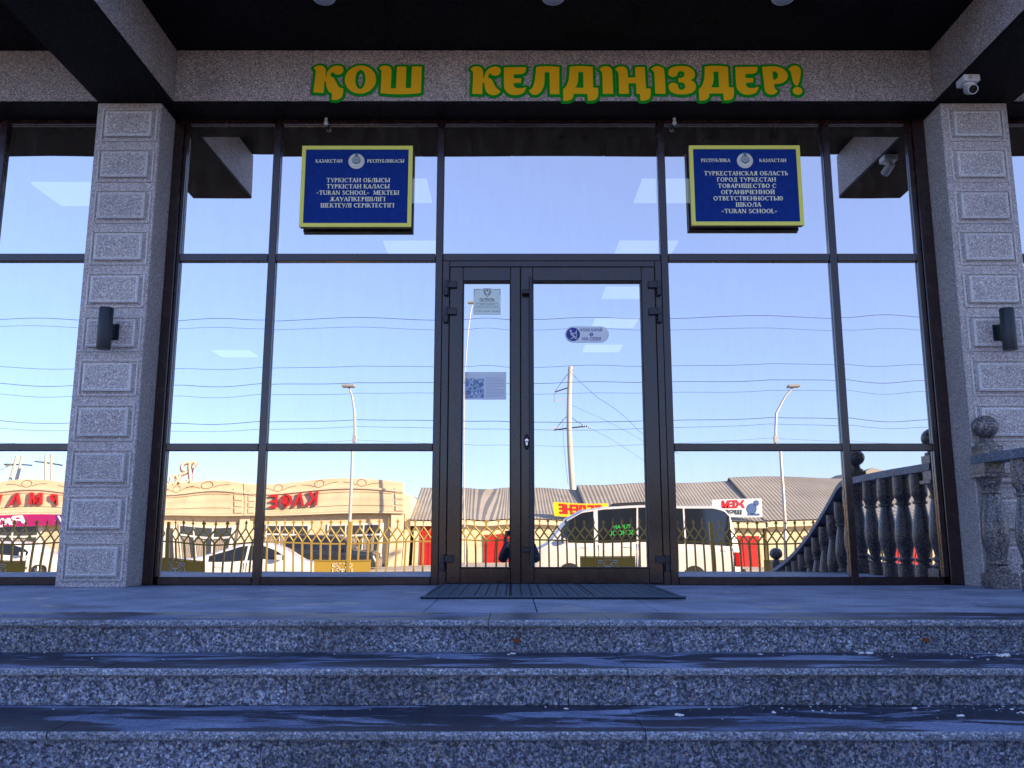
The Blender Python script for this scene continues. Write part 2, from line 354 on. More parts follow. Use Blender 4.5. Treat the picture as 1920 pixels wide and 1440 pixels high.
# full-height pull bar with brackets
pb = MB().tube([(.142, YF - .055, .13), (.142, YF - .055, 2.275)], .0145, 14).build('pull_bar', M_hinge, RL, smooth=True)
for z in (2.16, .25): MB().box(.075, .130, YF - .066, YF - .008, z - .017, z + .017, .005).build('bracket', M_hinge, pb)
lk_ = MB().lathe([(.030, 0), (.030, -.006), (.027, -.009)], (.108, YF - .006, 1.03), 24, 'y'); 
for v in lk_.bm.verts: v.co.z = 1.03 + (v.co.z - 1.03) * 2.0; v.co.x = .108 + (v.co.x - .108) * .75
lock = lk_.build('lock', M_black, RL, smooth=True)
cy = MB().lathe([(.0125, 0), (.0125, -.012)], (.108, YF - .008, 1.04), 16, 'y').box(.1015, .1145, YF - .020, YF - .008, 1.004, 1.036)
cy.build('cylinder', mat('steel_lock_barrel', (.7, .7, .72), .25, 1), lock)

# ------------------------------------------------------------ granite pillars
def pillar(x0, x1, label):
    P_ = MB().box(x0, x1, -.30, .095, 0, 3.578, .006).build('pillar', M_pillar, SB, label=label); return P_
PANEL = None
def stone_panels(P_, x0, x1):
    global PANEL
    o = None
    for k in range(11):
        z0 = .042 + k * .3222; z1 = z0 + .262; y = -.3005
        if PANEL is None:
            m_ = MB(); w = .013; d = .012
            X0, X1 = x0 + .042, x1 - .048
            for (a, c, p, q) in ((X0, X1, z1 - w, z1), (X0, X1, z0, z0 + w), (X0, X0 + w, z0 + w, z1 - w), (X1 - w, X1, z0 + w, z1 - w)): m_.box(a, c, y - d, y, p, q, .003)
            bx0, bx1, bz0, bz1 = X0 + .036, X1 - .036, z0 + .034, z1 - .028
            t = .034; c = .012
            fr = [(bx0, bz0), (bx1, bz0), (bx1, bz1), (bx0, bz1)]; ins = [(bx0 + c, bz0 + c), (bx1 - c, bz0 + c), (bx1 - c, bz1 - c), (bx0 + c, bz1 - c)]
            ly = [(fr, y), (fr, y - t + .006), (ins, y - t), ([(p[0] + (c * .5 if i in (0, 3) else -c * .5), p[1] + (c * .5 if i < 2 else -c * .5)) for i, p in enumerate(ins)], y - t + .003)]
            rings = [[m_.bm.verts.new((p[0], yy, p[1])) for p in pts] for pts, yy in ly]
            for ra, rb in zip(rings, rings[1:]):
                for i in range(4): m_.bm.faces.new((ra[i], ra[(i + 1) % 4], rb[(i + 1) % 4], rb[i]))
            m_.bm.faces.new(rings[-1])
            o = m_.build('stone_panel', [M_pillar, M_ridge], P_); PANEL = (o, x0, z0)
            for p in o.data.polygons:
                c_ = p.center + OFF['school_building']; ny = abs(p.normal.y)
                if p.area < .0045 * .5 or ny < .97: p.material_index = 1
        else:
            s = PANEL[0]; c = s.copy(); col.objects.link(c); c.parent = P_; c.location = Vector((x0 - PANEL[1], 0, z0 - PANEL[2])); OFF[c.name] = OFF[s.name]
            # tiny irregularity of hand-set stone
            c.location += Vector((rnd.uniform(-.003, .003), rnd.uniform(0, .003), rnd.uniform(-.003, .003)))
PL = pillar(-3.135, -2.652, 'left granite pillar'); stone_panels(PL, -3.135, -2.626)
PR = pillar(3.242, 3.745, 'right granite pillar'); stone_panels(PR, 3.242, 3.751)
# porch ceiling, fascia band, side beams
for a, b_ in ((-2.57, -1.53), (-1.53, -.35), (-.35, .82), (.82, 2.0), (2.0, 3.205)): B('fascia_band', M_band, SB, a + .001, b_ - .001, -.285 - rnd.uniform(0, .0015), .095, 3.602, 4.02, .0015)
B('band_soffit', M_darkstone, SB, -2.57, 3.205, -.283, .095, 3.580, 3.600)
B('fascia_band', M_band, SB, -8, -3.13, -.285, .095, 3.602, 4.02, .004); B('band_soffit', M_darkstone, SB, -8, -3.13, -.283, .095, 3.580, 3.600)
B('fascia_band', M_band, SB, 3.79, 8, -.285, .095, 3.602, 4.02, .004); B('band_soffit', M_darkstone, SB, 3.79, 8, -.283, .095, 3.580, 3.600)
for a, b_, lab in ((-3.128, -2.572, 'left cantilever beam'), (3.207, 3.788, 'right cantilever beam')):
    s_ = B('cantilever_beam', M_band, SB, a, b_, -1.62, .095, 3.602, 4.02, .004, label=lab)
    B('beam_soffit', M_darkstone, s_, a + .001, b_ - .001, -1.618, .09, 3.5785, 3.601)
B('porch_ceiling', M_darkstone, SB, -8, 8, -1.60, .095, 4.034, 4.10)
for i in range(18):
    for (ya, yb) in ((-1.60, -.945), (-.941, -.289)):
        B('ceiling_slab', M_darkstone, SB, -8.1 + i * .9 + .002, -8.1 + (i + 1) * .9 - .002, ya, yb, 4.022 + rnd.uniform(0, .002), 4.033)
B('porch_roof', M_band, SB, -8, 8, -1.62, .08, 4.102, 4.6)
M_fix = mat('white_fixture', (.75, .76, .8), .35); M_lens = mat('frosted_lens', (.55, .6, .7), .15)
for x in (-1.30, .285, 1.875):
    d_ = MB().lathe([(.05, 0), (.078, -.002), (.082, -.012), (.074, -.022), (.060, -.024)], (x, -.955, 4.0215), 24).build('downlight', M_fix, SB, smooth=True)
    MB().lathe([(.058, 0), (.050, -.006), (.02, -.010)], (x, -.955, 3.9965), 20).build('lens', M_lens, d_, smooth=True)

# ------------------------------------------------------------ porch floor and steps
PF = root('porch_floor', None, None, (0, 0, 0), kind='structure')
PE = -2.50; TR = .42; RI = .138
B('floor_base', M_floor, PF, -8, 8, PE + .03, .3, -1.2, -.034)
xs = [-8, -6.2, -5.05, -3.9, -2.8, -1.72, -.98, -.42, .12, .70, 1.28, 1.88, 2.85, 3.9, 5.0, 6.4, 8]
rows = [(-.004, -.62), (-.624, -1.235), (-1.239, -1.85), (-1.854, -2.13)]
for ri, (ya, yb) in enumerate(rows):
    for i in range(len(xs) - 1):
        dx = (ri % 2) * .0
        B('floor_slab', M_floor, PF, xs[i] + .003 + dx, xs[i + 1] - .003 + dx, yb, ya, -.032, rnd.uniform(-.0012, 0), .0015)
ST = root('entrance_steps', 'wide granite entrance steps dusted with frost and snow', 'steps', (0, PE, GZ))
def nosing(x0, x1, yf, yb, z, parent):
    # slab with eased front edge
    r_ = .008; pts = [(yb, z - .030), (yf + .012, z - .030), (yf + .012, z - .025), (yf, z - .023), (yf, z - r_), (yf + r_ * .4, z - r_ * .35), (yf + r_, z), (yb, z)]
    return MB().prism(pts, 'x', x0, x1).build('tread_slab', [M_tread], parent)
M_edge = M_nose
joints = {0: [-8, -6.3, -4.6, -3.2, -2.02, -.1, .42, 1.72, 3.3, 5.0, 8], 1: [-8, -5.2, -3.6, -1.56, .44, 2.02, 3.4, 5.2, 8], 2: [-8, -4.9, -3.3, -1.53, .44, 2.04, 3.6, 5.5, 8]}
rj = {0: [-8, -6, -4.2, -2.42, -1.30, -.22, .75, 1.02, 1.98, 3.2, 4.6, 8], 1: [-8, -5.8, -3.9, -2.02, -.86, .215, 1.22, 2.3, 3.8, 8], 2: [-8, -5.4, -3.8, -2.0, -.83, .25, 1.4, 2.5, 8]}
def M_two(me_obj):
    # front lip of every slab shows the sawn, speckled granite
    me = me_obj.data; me.materials.append(M_nose)
    for p in me.polygons:
        if p.normal.y < -.5: p.material_index = 1
for s in range(9):
    z = -s * RI; yf = PE - s * TR; 
    yb = (-2.134 if s == 0 else yf + TR + .018)
    J = joints.get(s, joints[1 + s % 2]); 
    if s < 8:
        for a, b_ in zip(J, J[1:]):
            dz = rnd.uniform(-.0015, 0); dy = rnd.uniform(-.003, .003)
            o = nosing(a + .0015, b_ - .0015, yf + dy, yb, z + dz, ST); M_two(o)
    K = rj.get(s, rj[1 + s % 2])
    for a, b_ in zip(K, K[1:]):
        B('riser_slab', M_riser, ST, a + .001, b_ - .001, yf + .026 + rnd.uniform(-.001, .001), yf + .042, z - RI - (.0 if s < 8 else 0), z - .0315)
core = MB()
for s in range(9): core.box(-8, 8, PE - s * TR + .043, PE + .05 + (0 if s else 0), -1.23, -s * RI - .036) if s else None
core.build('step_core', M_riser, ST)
# rust spots left by fixings on the first riser
M_rust = mat('rust_stain', (.20, .055, .015), .9)
for x, z in ((.02, -.088), (1.79, -.086)):
    pts = [(x + .014 * (1 + .5 * rnd.random()) * math.cos(t), z + .007 * (1 + .5 * rnd.random()) * math.sin(t)) for t in [k * math.pi / 5 for k in range(10)]]
    MB().prism(pts, 'y', PE + .0225, PE + .0245).build('rust_stain', M_rust, ST)
# snow: crumbs and a drift on the right-hand treads
M_snow = mat('old_snow', (.82, .85, .9), .7)
sb = MB(); rs_ = random.Random(11)
def crumb(x, y, z, r_): bmesh.ops.create_icosphere(sb.bm, subdivisions=1, radius=r_, matrix=Matrix.Translation((x, y, z)) @ Matrix.Diagonal((1 + rs_.random() * .6, 1 + rs_.random() * .4, .45 + .3 * rs_.random(), 1)))
for s, n_, xa, xb in ((1, 200, 1.1, 3.2), (2, 170, .4, 3.2), (1, 14, -3, .3), (2, 8, -3, .3)):
    for k in range(n_):
        x = xa + (xb - xa) * rs_.random() ** .6; back = PE - (s - 1) * TR + .012; y = back - abs(rs_.gauss(0, .09)) - .004
        if y < back - .36: continue
        crumb(x, y, -s * RI + .001, .0012 + .004 * rs_.random() ** 4)
for x, s, y, r_ in ((1.52, 1, -.03, .013), (1.49, 1, -.02, .010), (2.06, 1, -.10, .016), (2.03, 1, -.10, .010), (.60, 2, -.17, .012), (1.60, 2, -.18, .011), (1.50, 2, -.05, .009), (2.04, 2, -.10, .014), (.95, 2, -.12, .007), (1.86, 2, -.13, .009), (2.25, 1, -.06, .009), (1.05, 1, -.05, .006), (.2, 2, -.05, .007), (.0, 1, -.03, .008)):
    for q in range(5): crumb(x + rs_.gauss(0, r_ * .5), PE - (s - 1) * TR + y + rs_.gauss(0, r_ * .3), -s * RI + r_ * .3, r_ * rs_.uniform(.5, .8))
for k in range(160):
    t = rs_.random(); crumb(1.98 + t * .9, PE - TR - .075 + rs_.gauss(0, .018 + .012 * t), -2 * RI + .003, .008 + .018 * rs_.random() * t)
sb.build('snow', M_snow, None, smooth=True, kind='stuff', label='crumbs and a small drift of old snow on the stone treads')

# ------------------------------------------------------------ door mat
M_mat1 = mat('rubber_mat', (.008, .012, .022), .8); M_mat2 = mat('mat_rib', (.06, .10, .15), .6)
DM = root('door_mat', 'dark ribbed rubber mat lying before the double door', 'door mat', (.22, -.7, 0))
mx0, mx1, my0, my1 = -.52, .985, -1.34, -.06
B('mat_base', M_mat1, DM, mx0, mx1, my0, my1, .001, .008, .003)
B('border', M_mat2, DM, mx0, mx1, my0, my0 + .02, .0085, .018, .003)
rb_ = MB(); y = my0 + .03; row = 0
while y < my1 - .02:
    x = mx0 + .012 + (row % 2) * .03
    while x < mx1 - .05:
        if (row + int((x - mx0) / .24)) % 2: rb_.box(x, x + .050, y, y + .012, .0085, .015)
        else: rb_.box(x, x + .010, y - .004, y + .02, .0085, .015); rb_.box(x + .028, x + .038, y - .004, y + .02, .0085, .015)
        x += .060
    y += .030; row += 1
rb_.build('rib', M_mat2, DM, kind='stuff')

# ------------------------------------------------------------ balustrade on the right
BA = root('balustrade', 'granite balustrade with turned balusters and ball finials beside right pillar', 'balustrade', (3.3, -.375, 0))
def bx(y): # plan line
    return 3.305 + max(0, (-y - .375)) * .055
def pl(y): # height of the standing surface
    return 0 if y > PE else max(GZ, (y - PE) * RI / TR)
NEW = [(.088, 0), (.088, .035), (.070, .04), (.070, .05)]
POST = None
def newel(y, z, sq=True):
    global POST
    x = bx(y)
    if POST is None:
        m_ = MB(); m_.box(x - .085, x + .085, y - .085, y + .085, z, z + .10, .004)
        prof = [(.078, .100), (.080, .125), (.066, .135), (.058, .150), (.074, .165), (.074, .180), (.056, .195), (.062, .23), (.080, .29), (.088, .34), (.084, .42), (.072, .52), (.058, .60), (.050, .632), (.064, .640), (.064, .655), (.052, .662), (.056, .69), (.070, .72), (.074, .745)]
        m_.lathe(prof, (x, y, z), 24)
        m_.box(x - .092, x + .092, y - .092, y + .092, z + .745, z + .775, .004)
        m_.box(x - .072, x + .072, y - .072, y + .072, z + .775, z + .965, .003)
        m_.lathe([(.070, .965), (.070, .985), (.048, .995), (.040, 1.012), (.048, 1.022)], (x, y, z), 20)
        o = m_.build('newel_post', M_bal, BA, smooth=True)
        f_ = MB().ball((x, y, z + 1.100), .086, 28, .93).build('ball_finial', M_bal, o, smooth=True)
        POST = (o, f_, Vector((x, y, z)))
    else:
        o = POST[0].copy(); col.objects.link(o); o.location = Vector((x, y, z)) - POST[2]; OFF[o.name] = OFF[POST[0].name]
        f_ = POST[1].copy(); col.objects.link(f_); f_.parent = o
newel(-.375, 0); newel(-2.14, 0); newel(-5.55, pl(-5.55) + .04)
BALU = None
def baluster(y, z):
    global BALU
    x = bx(y)
    if BALU is None:
        m_ = MB(); m_.lathe([(.066, 0), (.066, .115), (.048, .125), (.044, .135), (.062, .148), (.064, .165), (.046, .18), (.052, .215), (.070, .28), (.077, .34), (.073, .41), (.060, .50), (.048, .565), (.042, .60), (.060, .608), (.060, .622), (.046, .630), (.050, .65), (.064, .67), (.066, .70), (.066, .846)], (x, y, z), 20)
        o = m_.build('baluster', M_bal, BA, smooth=True); BALU = (o, Vector((x, y, z)))
    else:
        o = BALU[0].copy(); col.objects.link(o); o.location = Vector((x, y, z)) - BALU[1]; OFF[o.name] = OFF[BALU[0].name]
y = -.375 - .35
while y > -1.95: baluster(y, 0); y -= .35
y = -2.15 - .28
while y > -5.40: baluster(y, pl(y) - .04 - .10 * math.sin(min(1, max(0, (-y - 2.3)) / 3.2) * math.pi)); y -= .30
def rail(pts, w, h, name, m):
    m_ = MB(); rings = []
    for i, (x, y, z) in enumerate(pts):
        rings.append([m_.bm.verts.new((x + dx, y, z + dz)) for dx, dz in ((-w, 0), (w, 0), (w, h * .8), (w * .82, h), (-w * .82, h), (-w, h * .8))])
    for a, c in zip(rings, rings[1:]):
        for k in range(6): m_.bm.faces.new((a[k], a[(k + 1) % 6], c[(k + 1) % 6], c[k]))
    m_.bm.faces.new(rings[0]); m_.bm.faces.new(rings[-1][::-1])
    return m_.build(name, m, BA)
rail([(bx(y_), y_, .846) for y_ in (-.30, -1, -1.6, -2.10)], .085, .062, 'handrail', M_nose)
rail([(bx(y_), y_, pl(y_) + .846 - .12 * math.sin(min(1, max(0, (-y_ - 2.3)) / 3.2) * math.pi)) for y_ in [-2.22 - k * .11 for k in range(31)]], .085, .062, 'handrail', M_nose)
M_bmetal = None

# ------------------------------------------------------------ things fixed on the facade
M_lampb = mat('anthracite_lamp_body', (.018, .026, .036), .42, .2)
def wall_lamp(x, z, s, label):
    W = root('wall_lamp', label, 'wall lamp', (x, -.34, z), group='cylinder lamps on the pillars')
    MB().lathe([(.040, -.150), (.046, -.150), (.048, -.146), (.048, .146), (.046, .150), (.030, .150), (.030, .140)], (x, -.44, z), 28).build('lamp_body', M_lampb, W, smooth=True)
    MB().lathe([(.038, 0), (.03, .006)], (x, -.44, z - .149), 20).build('lens', M_lens, W, smooth=True)
    MB().box(x - .028, x + .028, -.396, -.33, z - .052, z + .052, .006).build('bracket', M_lampb, W)
    MB().box(x - .05, x + .05, -.334, -.3215, z - .06, z + .06, .003).build('wall_plate', M_lampb, W)
wall_lamp(-2.87, 1.790, 1, 'black cylinder up-down lamp on the left granite pillar')
wall_lamp(3.50, 1.785, -1, 'black cylinder up-down lamp on the right granite pillar')

# security camera under the right beam
M_cam = mat('white_camera_plastic', (.72, .72, .72), .4)
SC = root('security_camera', 'white bullet security camera on junction box under right beam corner', 'security camera', (3.27, -.55, 3.578))
bxc, byc, bzc = 3.262, -.66, 3.578
MB().box(bxc - .058, bxc + .058, byc - .058, byc + .058, bzc - .052, bzc, .006).build('junction_box', M_cam, SC)
MB().lathe([(.016, 0), (.016, -.003)], (bxc - .015, byc - .0575, bzc - .026), 16, 'y').build('knockout', mat('beige_cap', (.5, .42, .35), .6), SC)
MB().lathe([(.040, 0), (.036, -.012), (.018, -.016), (.016, -.035)], (bxc, byc, bzc - .052), 20).build('swivel', M_cam, SC, smooth=True)
hm = MB().lathe([(.020, .060), (.032, .055), (.034, .045), (.034, -.060), (.029, -.061), (.029, -.052)], (0, 0, 0), 24, 'y')
MR = Matrix.Translation((bxc + .0, byc - .02, bzc - .100)) @ Matrix.Rotation(R(-12), 4, 'Z') @ Matrix.Rotation(R(26), 4, 'X')
bmesh.ops.transform(hm.bm, matrix=MR, verts=hm.bm.verts); hd_ = hm.build('camera_housing', M_cam, SC, smooth=True)
hl = MB().lathe([(.029, -.053), (.0285, -.054), (.010, -.055)], (0, 0, 0), 24, 'y'); bmesh.ops.transform(hl.bm, matrix=MR, verts=hl.bm.verts); hl.build('lens', mat('camera_lens', (.004, .004, .006), .12), hd_, smooth=True)

# two small clear bulbs under the band
for x, lab in ((-1.46, 'small clear bulb hanging above the left blue plaque'), (1.275, 'small clear bulb hanging left of the right blue plaque')):
    HB = root('hanging_bulb', lab, 'bulb', (x, -.05, 3.545), group='small bulbs over the glazing')
    MB().lathe([(.012, 0), (.012, -.022), (.008, -.026)], (x, -.055, 3.580), 12).build('socket', M_cam, HB, smooth=True)
    MB().ball((x, -.055, 3.538), .018, 16).build('bulb_glass', mat('bulb_glass', (.6, .62, .6), .05, .0, 1.0), HB, smooth=True)

# ---- plaques
M_blue = mat('royal_blue_plaque', (.006, .030, .20), .5, 0, .12)
n = nd(M_blue, 'ShaderNodeTexNoise', Scale=30.0, Detail=4.0); lk(M_blue, worldco(M_blue), n.inputs['Vector'])
r = ramp(M_blue, [(.3, (.003, .030, .22)), (.7, (.005, .042, .29))]); lk(M_blue, n.outputs['Fac'], r.inputs[0]); lk(M_blue, r.outputs[0], bsdf(M_blue).inputs['Base Color'])
M_brass = mat('polished_yellow_frame', (.95, .92, .16), .4, 0, .3)
M_pside = mat('plaque_edge', (.10, .06, .03), .5); M_letter = mat('cream_letter', (1.0, .98, .68), .5); M_silver = mat('silver_emblem', (.9, .88, .78), .45, 0); M_teal = mat('emblem_ground', (.10, .22, .30), .4)
def emblem(cx, cz, y, parent):
    e = MB().lathe([(.062, 0), (.062, -.006), (.058, -.008)], (cx, y, cz), 32, 'y').build('emblem', M_silver, parent, smooth=True)
    m_ = MB().lathe([(.034, 0), (.033, -.002)], (cx, y - .008, cz + .006), 24, 'y').prism([(cx - .024, cz + .02), (cx + .024, cz + .02), (cx + .012, cz + .064), (cx - .012, cz + .064)], 'y', y - .0092, y - .002)
    m_.build('emblem_ground', M_teal, e)
    m_ = MB()
    for r_, w in ((.019, .0022), (.010, .0018)):
        pts = [(cx + r_ * math.cos(t), y - .012, cz + .008 + r_ * math.sin(t)) for t in [k * math.pi / 12 for k in range(25)]]; m_.tube(pts, w, 5, False)
    for s in (-1, 1):
        for q in range(4):
            rr = .036 + q * .0065
            m_.tube([(cx + s * rr * math.cos(t), y - .010, cz + .004 + rr * math.sin(t)) for t in [R(-40 + k * 13) for k in range(10)]], .0017, 5)
        for q in range(6):
            t = R(-70 + q * 22); m_.tube([(cx + s * .026 * math.cos(t), y - .010, cz + .004 + .026 * math.sin(t)), (cx + s * .052 * math.cos(t + .3), y - .010, cz + .004 + .052 * math.sin(t + .3))], .0014, 4)
    m_.tube([(cx - .03, y - .012, cz - .040), (cx, y - .013, cz - .046), (cx + .03, y - .012, cz - .040)], .005, 6)
    m_.build('emblem_relief', M_silver, e)
TH, TN = .20, .095
def serif_glyph(ch):
    P = []
    def V(x, y0=0, y1=1, t=TH, s0=True, s1=True):
        P.append([(x - t / 2, y0), (x + t / 2, y0), (x + t / 2, y1), (x - t / 2, y1)])
        for on, y_ in ((s0, y0), (s1, y1 - .055)):
            if on: P.append([(x - t / 2 - .075, y_), (x + t / 2 + .075, y_), (x + t / 2 + .075, y_ + .055), (x - t / 2 - .075, y_ + .055)])
    def H(y_, a, c, t=TN): P.append([(a, y_ - t / 2), (c, y_ - t / 2), (c, y_ + t / 2), (a, y_ + t / 2)])
    def K(x, y_, d): P.append([(x - .05, y_), (x + .01, y_), (x + .01, y_ + d), (x - .01, y_ + d)] if d > 0 else [(x - .05, y_), (x + .01, y_), (x + .01, y_ + d), (x - .01, y_ + d)][::-1])
    def D(x0, y0, x1, y1, t, s0=False, s1=False):
        P.append([(x0 - t / 2, y0), (x0 + t / 2, y0), (x1 + t / 2, y1), (x1 - t / 2, y1)])
        if s0: P.append([(x0 - t / 2 - .07, y0), (x0 + t / 2 + .07, y0), (x0 + t / 2 + .07, y0 + (.055 if y0 < .5 else -.055)), (x0 - t / 2 - .07, y0 + (.055 if y0 < .5 else -.055))])
        if s1: P.append([(x1 - t / 2 - .07, y1), (x1 + t / 2 + .07, y1), (x1 + t / 2 + .07, y1 + (.055 if y1 < .5 else -.055)), (x1 - t / 2 - .07, y1 + (.055 if y1 < .5 else -.055))])
    def A(cx, cy, rx, ry, a0, a1, t=TH):
        n_ = 12; o_ = []; i_ = []
        for k in range(n_ + 1):
            q = R(a0 + (a1 - a0) * k / n_); o_.append((cx + rx * math.cos(q), cy + ry * math.sin(q))); i_.append((cx + (rx - t) * math.cos(q), cy + (ry - TN) * math.sin(q)))
        for k in range(n_): P.append([o_[k], o_[k + 1], i_[k + 1], i_[k]])
    w = .78
    if ch in 'АA': D(.06, 0, .38, 1, TN, True); D(.70, 0, .40, 1, TH, True); H(.30, .16, .60); w = .80
    elif ch in 'БЬВЫ':
        V(.16); A(.22, .28, .44, .28, -90, 90); H(.035, .16, .24); H(.525, .16, .24); w = .70
        if ch == 'Б': H(.965, .16, .58); K(.60, .97, -.20)
        if ch == 'В': A(.22, .745, .40, .255, -90, 90); H(.965, .16, .24)
        if ch == 'Ы': V(.90); w = 1.06
    elif ch == 'Г': V(.16); H(.965, .16, .58); K(.62, .97, -.24); w = .66
    elif ch == 'Д': D(.18, .05, .36, 1, TN); V(.64, .05, 1, TH, False); H(.04, .02, .84); K(.07, .03, -.22); K(.84, .03, -.22); H(.965, .30, .66); w = .90
    elif ch in 'ЕE': V(.16); H(.965, .16, .58); K(.62, .97, -.18); H(.5, .16, .48); H(.035, .16, .60); K(.64, .03, .22); w = .70
    elif ch == 'Ж': V(.5); D(.10, 1, .44, .48, TN); D(.08, 0, .44, .54, TH * .9, True); D(.90, 1, .56, .48, TN); D(.92, 0, .56, .54, TH * .9, True); w = 1.02
    elif ch == 'З': A(.26, .745, .34, .255, -90, 150); A(.26, .28, .40, .28, -150, 90); w = .70
    elif ch in 'ИЙ':
        V(.16); V(.74); D(.22, .06, .68, .94, TN); w = .90
        if ch == 'Й': A(.45, 1.22, .17, .12, 180, 360, .05)
    elif ch in 'КҚK':
        V(.16); D(.28, .48, .66, 1, TN, False, True); D(.74, 0, .36, .56, TH, True); w = .82
        if ch == 'Қ': K(.84, .02, -.24)
    elif ch == 'Л': D(.10, 0, .36, 1, TN * 1.2, True); V(.68); H(.965, .30, .68); w = .84
    elif ch == 'М': V(.12, 0, 1, TN); V(.86); D(.18, 1, .50, .04, TH * .9); D(.50, .04, .82, 1, TN); w = 1.0
    elif ch in 'НH': V(.16); V(.76); H(.5, .16, .76); w = .92
    elif ch in 'ОOЮ':
        if ch == 'Ю': V(.16); H(.5, .2, .42); A(.74, .5, .36, .52, 0, 360); w = 1.14
        else: A(.46, .5, .44, .52, 0, 360); w = .92
    elif ch == 'П': V(.16); V(.76); H(.965, .16, .76); w = .92
    elif ch in 'РRЯ':
        if ch == 'Я': V(.62); A(.56, .73, .42, .27, 90, 270); H(.965, .5, .62); H(.495, .5, .62); D(.12, 0, .44, .5, TH, True); w = .80
        else:
            V(.16); A(.22, .73, .42, .27, -90, 90); H(.965, .16, .24); H(.495, .16, .24); w = .68
            if ch == 'R': D(.72, 0, .38, .50, TH, True); w = .80
    elif ch in 'СC': A(.46, .5, .44, .52, 42, 318); K(.80, .68, .24); w = .84
    elif ch in 'ТT': V(.40); H(.965, .04, .76); K(.06, .97, -.22); K(.78, .97, -.22); w = .80
    elif ch == 'У': D(.10, 1, .42, .36, TH, True); D(.74, 1, .30, -.16, TN, True); w = .80
    elif ch == 'Ү': D(.08, 1, .40, .48, TH, True); D(.74, 1, .42, .48, TN, True); V(.41, 0, .52, TH, True, False); w = .80
    elif ch == 'Х': D(.10, 1, .70, 0, TH, True, True); D(.70, 1, .10, 0, TN, True, True); w = .80
    elif ch == 'Ч': V(.68); V(.14, .6, 1, TH, False); A(.40, .62, .34, .22, 180, 280); H(.44, .42, .66); w = .84
    elif ch in 'ШЩ':
        V(.16); V(.58); V(1.0); H(.035, .16, 1.0); w = 1.16
        if ch == 'Щ': K(1.16, .03, -.22)
    elif ch in 'ІI': V(.18); w = .36
    elif ch == 'U': V(.14, .25, 1, TH, False); V(.74, .25, 1, TN, False); A(.43, .27, .37, .28, 180, 360); w = .88
    elif ch == 'N': V(.12, 0, 1, TN); V(.78, 0, 1, TN); D(.14, 1, .76, 0, TH); w = .90
    elif ch == 'S': A(.32, .74, .28, .26, 20, 270); A(.32, .27, .32, .28, -160, 90); w = .64
    elif ch == 'L': V(.16); H(.035, .16, .58); K(.62, .03, .26); w = .68
    elif ch in '«»':
        for k in (0, .2): 
            a, c = (k + .2, k) if ch == '«' else (k, k + .2)
            D(a, .2, c, .40, .07); D(a, .60, c, .40, .07)
        w = .48
    elif ch == ' ': w = .34
    return P, w
def serif_text(body, h, pos, m, parent, width, dz=.0025):
    m_ = MB(); x = 0; q = 0; glyphs = []
    for ch in body: P, w = serif_glyph(ch); glyphs.append((x, P)); x += w + .07
    sx = width / (x - .07)
    for gx, P in glyphs:
        for poly in P:
            q = (q + 1) % 9; yy = pos[1] - dz - q * .00012
            m_.prism([(pos[0] - width / 2 + (gx + p[0]) * sx, pos[2] + p[1] * h) for p in poly], 'y', yy, pos[1])
    return m_.build('lettering', m, parent)
def plaque(x0, x1, z0, z1, head, ez, lines, label):
    y0, y1 = -.088, -.034; fw = .030
    P_ = root('plaque', label, 'sign', ((x0 + x1) / 2, y1, z0), group='blue school plaques')
    B('plaque_case', M_pside, P_, x0 + .004, x1 - .004, y0 + .012, y1, z0 + .004, z1 - .004)
    B('board', M_blue, P_, x0 + fw, x1 - fw, y0 + .004, y0 + .0115, z0 + fw, z1 - fw)
    fr = MB(); o4 = [(x0, z0), (x1, z0), (x1, z1), (x0, z1)]; i4 = [(x0 + fw, z0 + fw), (x1 - fw, z0 + fw), (x1 - fw, z1 - fw), (x0 + fw, z1 - fw)]
    for i in range(4):
        j = (i + 1) % 4
        fr.prism([o4[i], o4[j], i4[j], i4[i]], 'y', y0 - .002, y0 + .013)
    fr.build('plaque_frame', M_brass, P_)
    emblem((x0 + x1) / 2 + head[4], ez, y0 + .004, P_)
    yt = y0 + .0030
    for body, cx, w in ((head[0], head[1], head[2]), (head[3], head[5], head[6])):
        serif_text(body, .027, (cx, yt + .0012, ez - .010), M_letter, P_, w)
    for body, cx, zc, w in lines: serif_text(body, .034, (cx, yt + .0012, zc - .002), M_letter, P_, w)
cL = -1.199
plaque(-1.628, -.771, 2.672, 3.332, ('ҚАЗАҚСТАН', -1.418, .208, 'РЕСПУБЛИКАСЫ', -.005, -.978, .285), 3.205,
       [('ТҮРКІСТАН ОБЛЫСЫ', -1.186, 3.036, .490), ('ТҮРКІСТАН ҚАЛАСЫ', -1.186, 2.985, .485), ('«TURAN SCHOOL»  МЕКТЕБІ', -1.186, 2.934, .635), ('ЖАУАПКЕРШІЛІГІ', -1.186, 2.882, .425), ('ШЕКТЕУЛІ СЕРІКТЕСТІГІ', -1.186, 2.831, .565)], 'blue plaque in yellow frame with Kazakh text, left of the door')
plaque(1.374, 2.234, 2.684, 3.335, ('РЕСПУБЛИКА', 1.578, .225, 'КАЗАХСТАН', .0, 2.020, .208), 3.210,
       [('ТУРКЕСТАНСКАЯ ОБЛАСТЬ', 1.809, 3.092, .650), ('ГОРОД ТУРКЕСТАН', 1.809, 3.041, .455), ('ТОВАРИЩЕСТВО С', 1.812, 2.990, .450), ('ОГРАНИЧЕННОЙ', 1.815, 2.939, .415), ('ОТВЕТСТВЕННОСТЬЮ', 1.815, 2.888, .535), ('ШКОЛА', 1.815, 2.837, .195), ('«TURAN SCHOOL»', 1.820, 2.785, .425)], 'blue plaque in yellow frame with Russian text, right of the door')

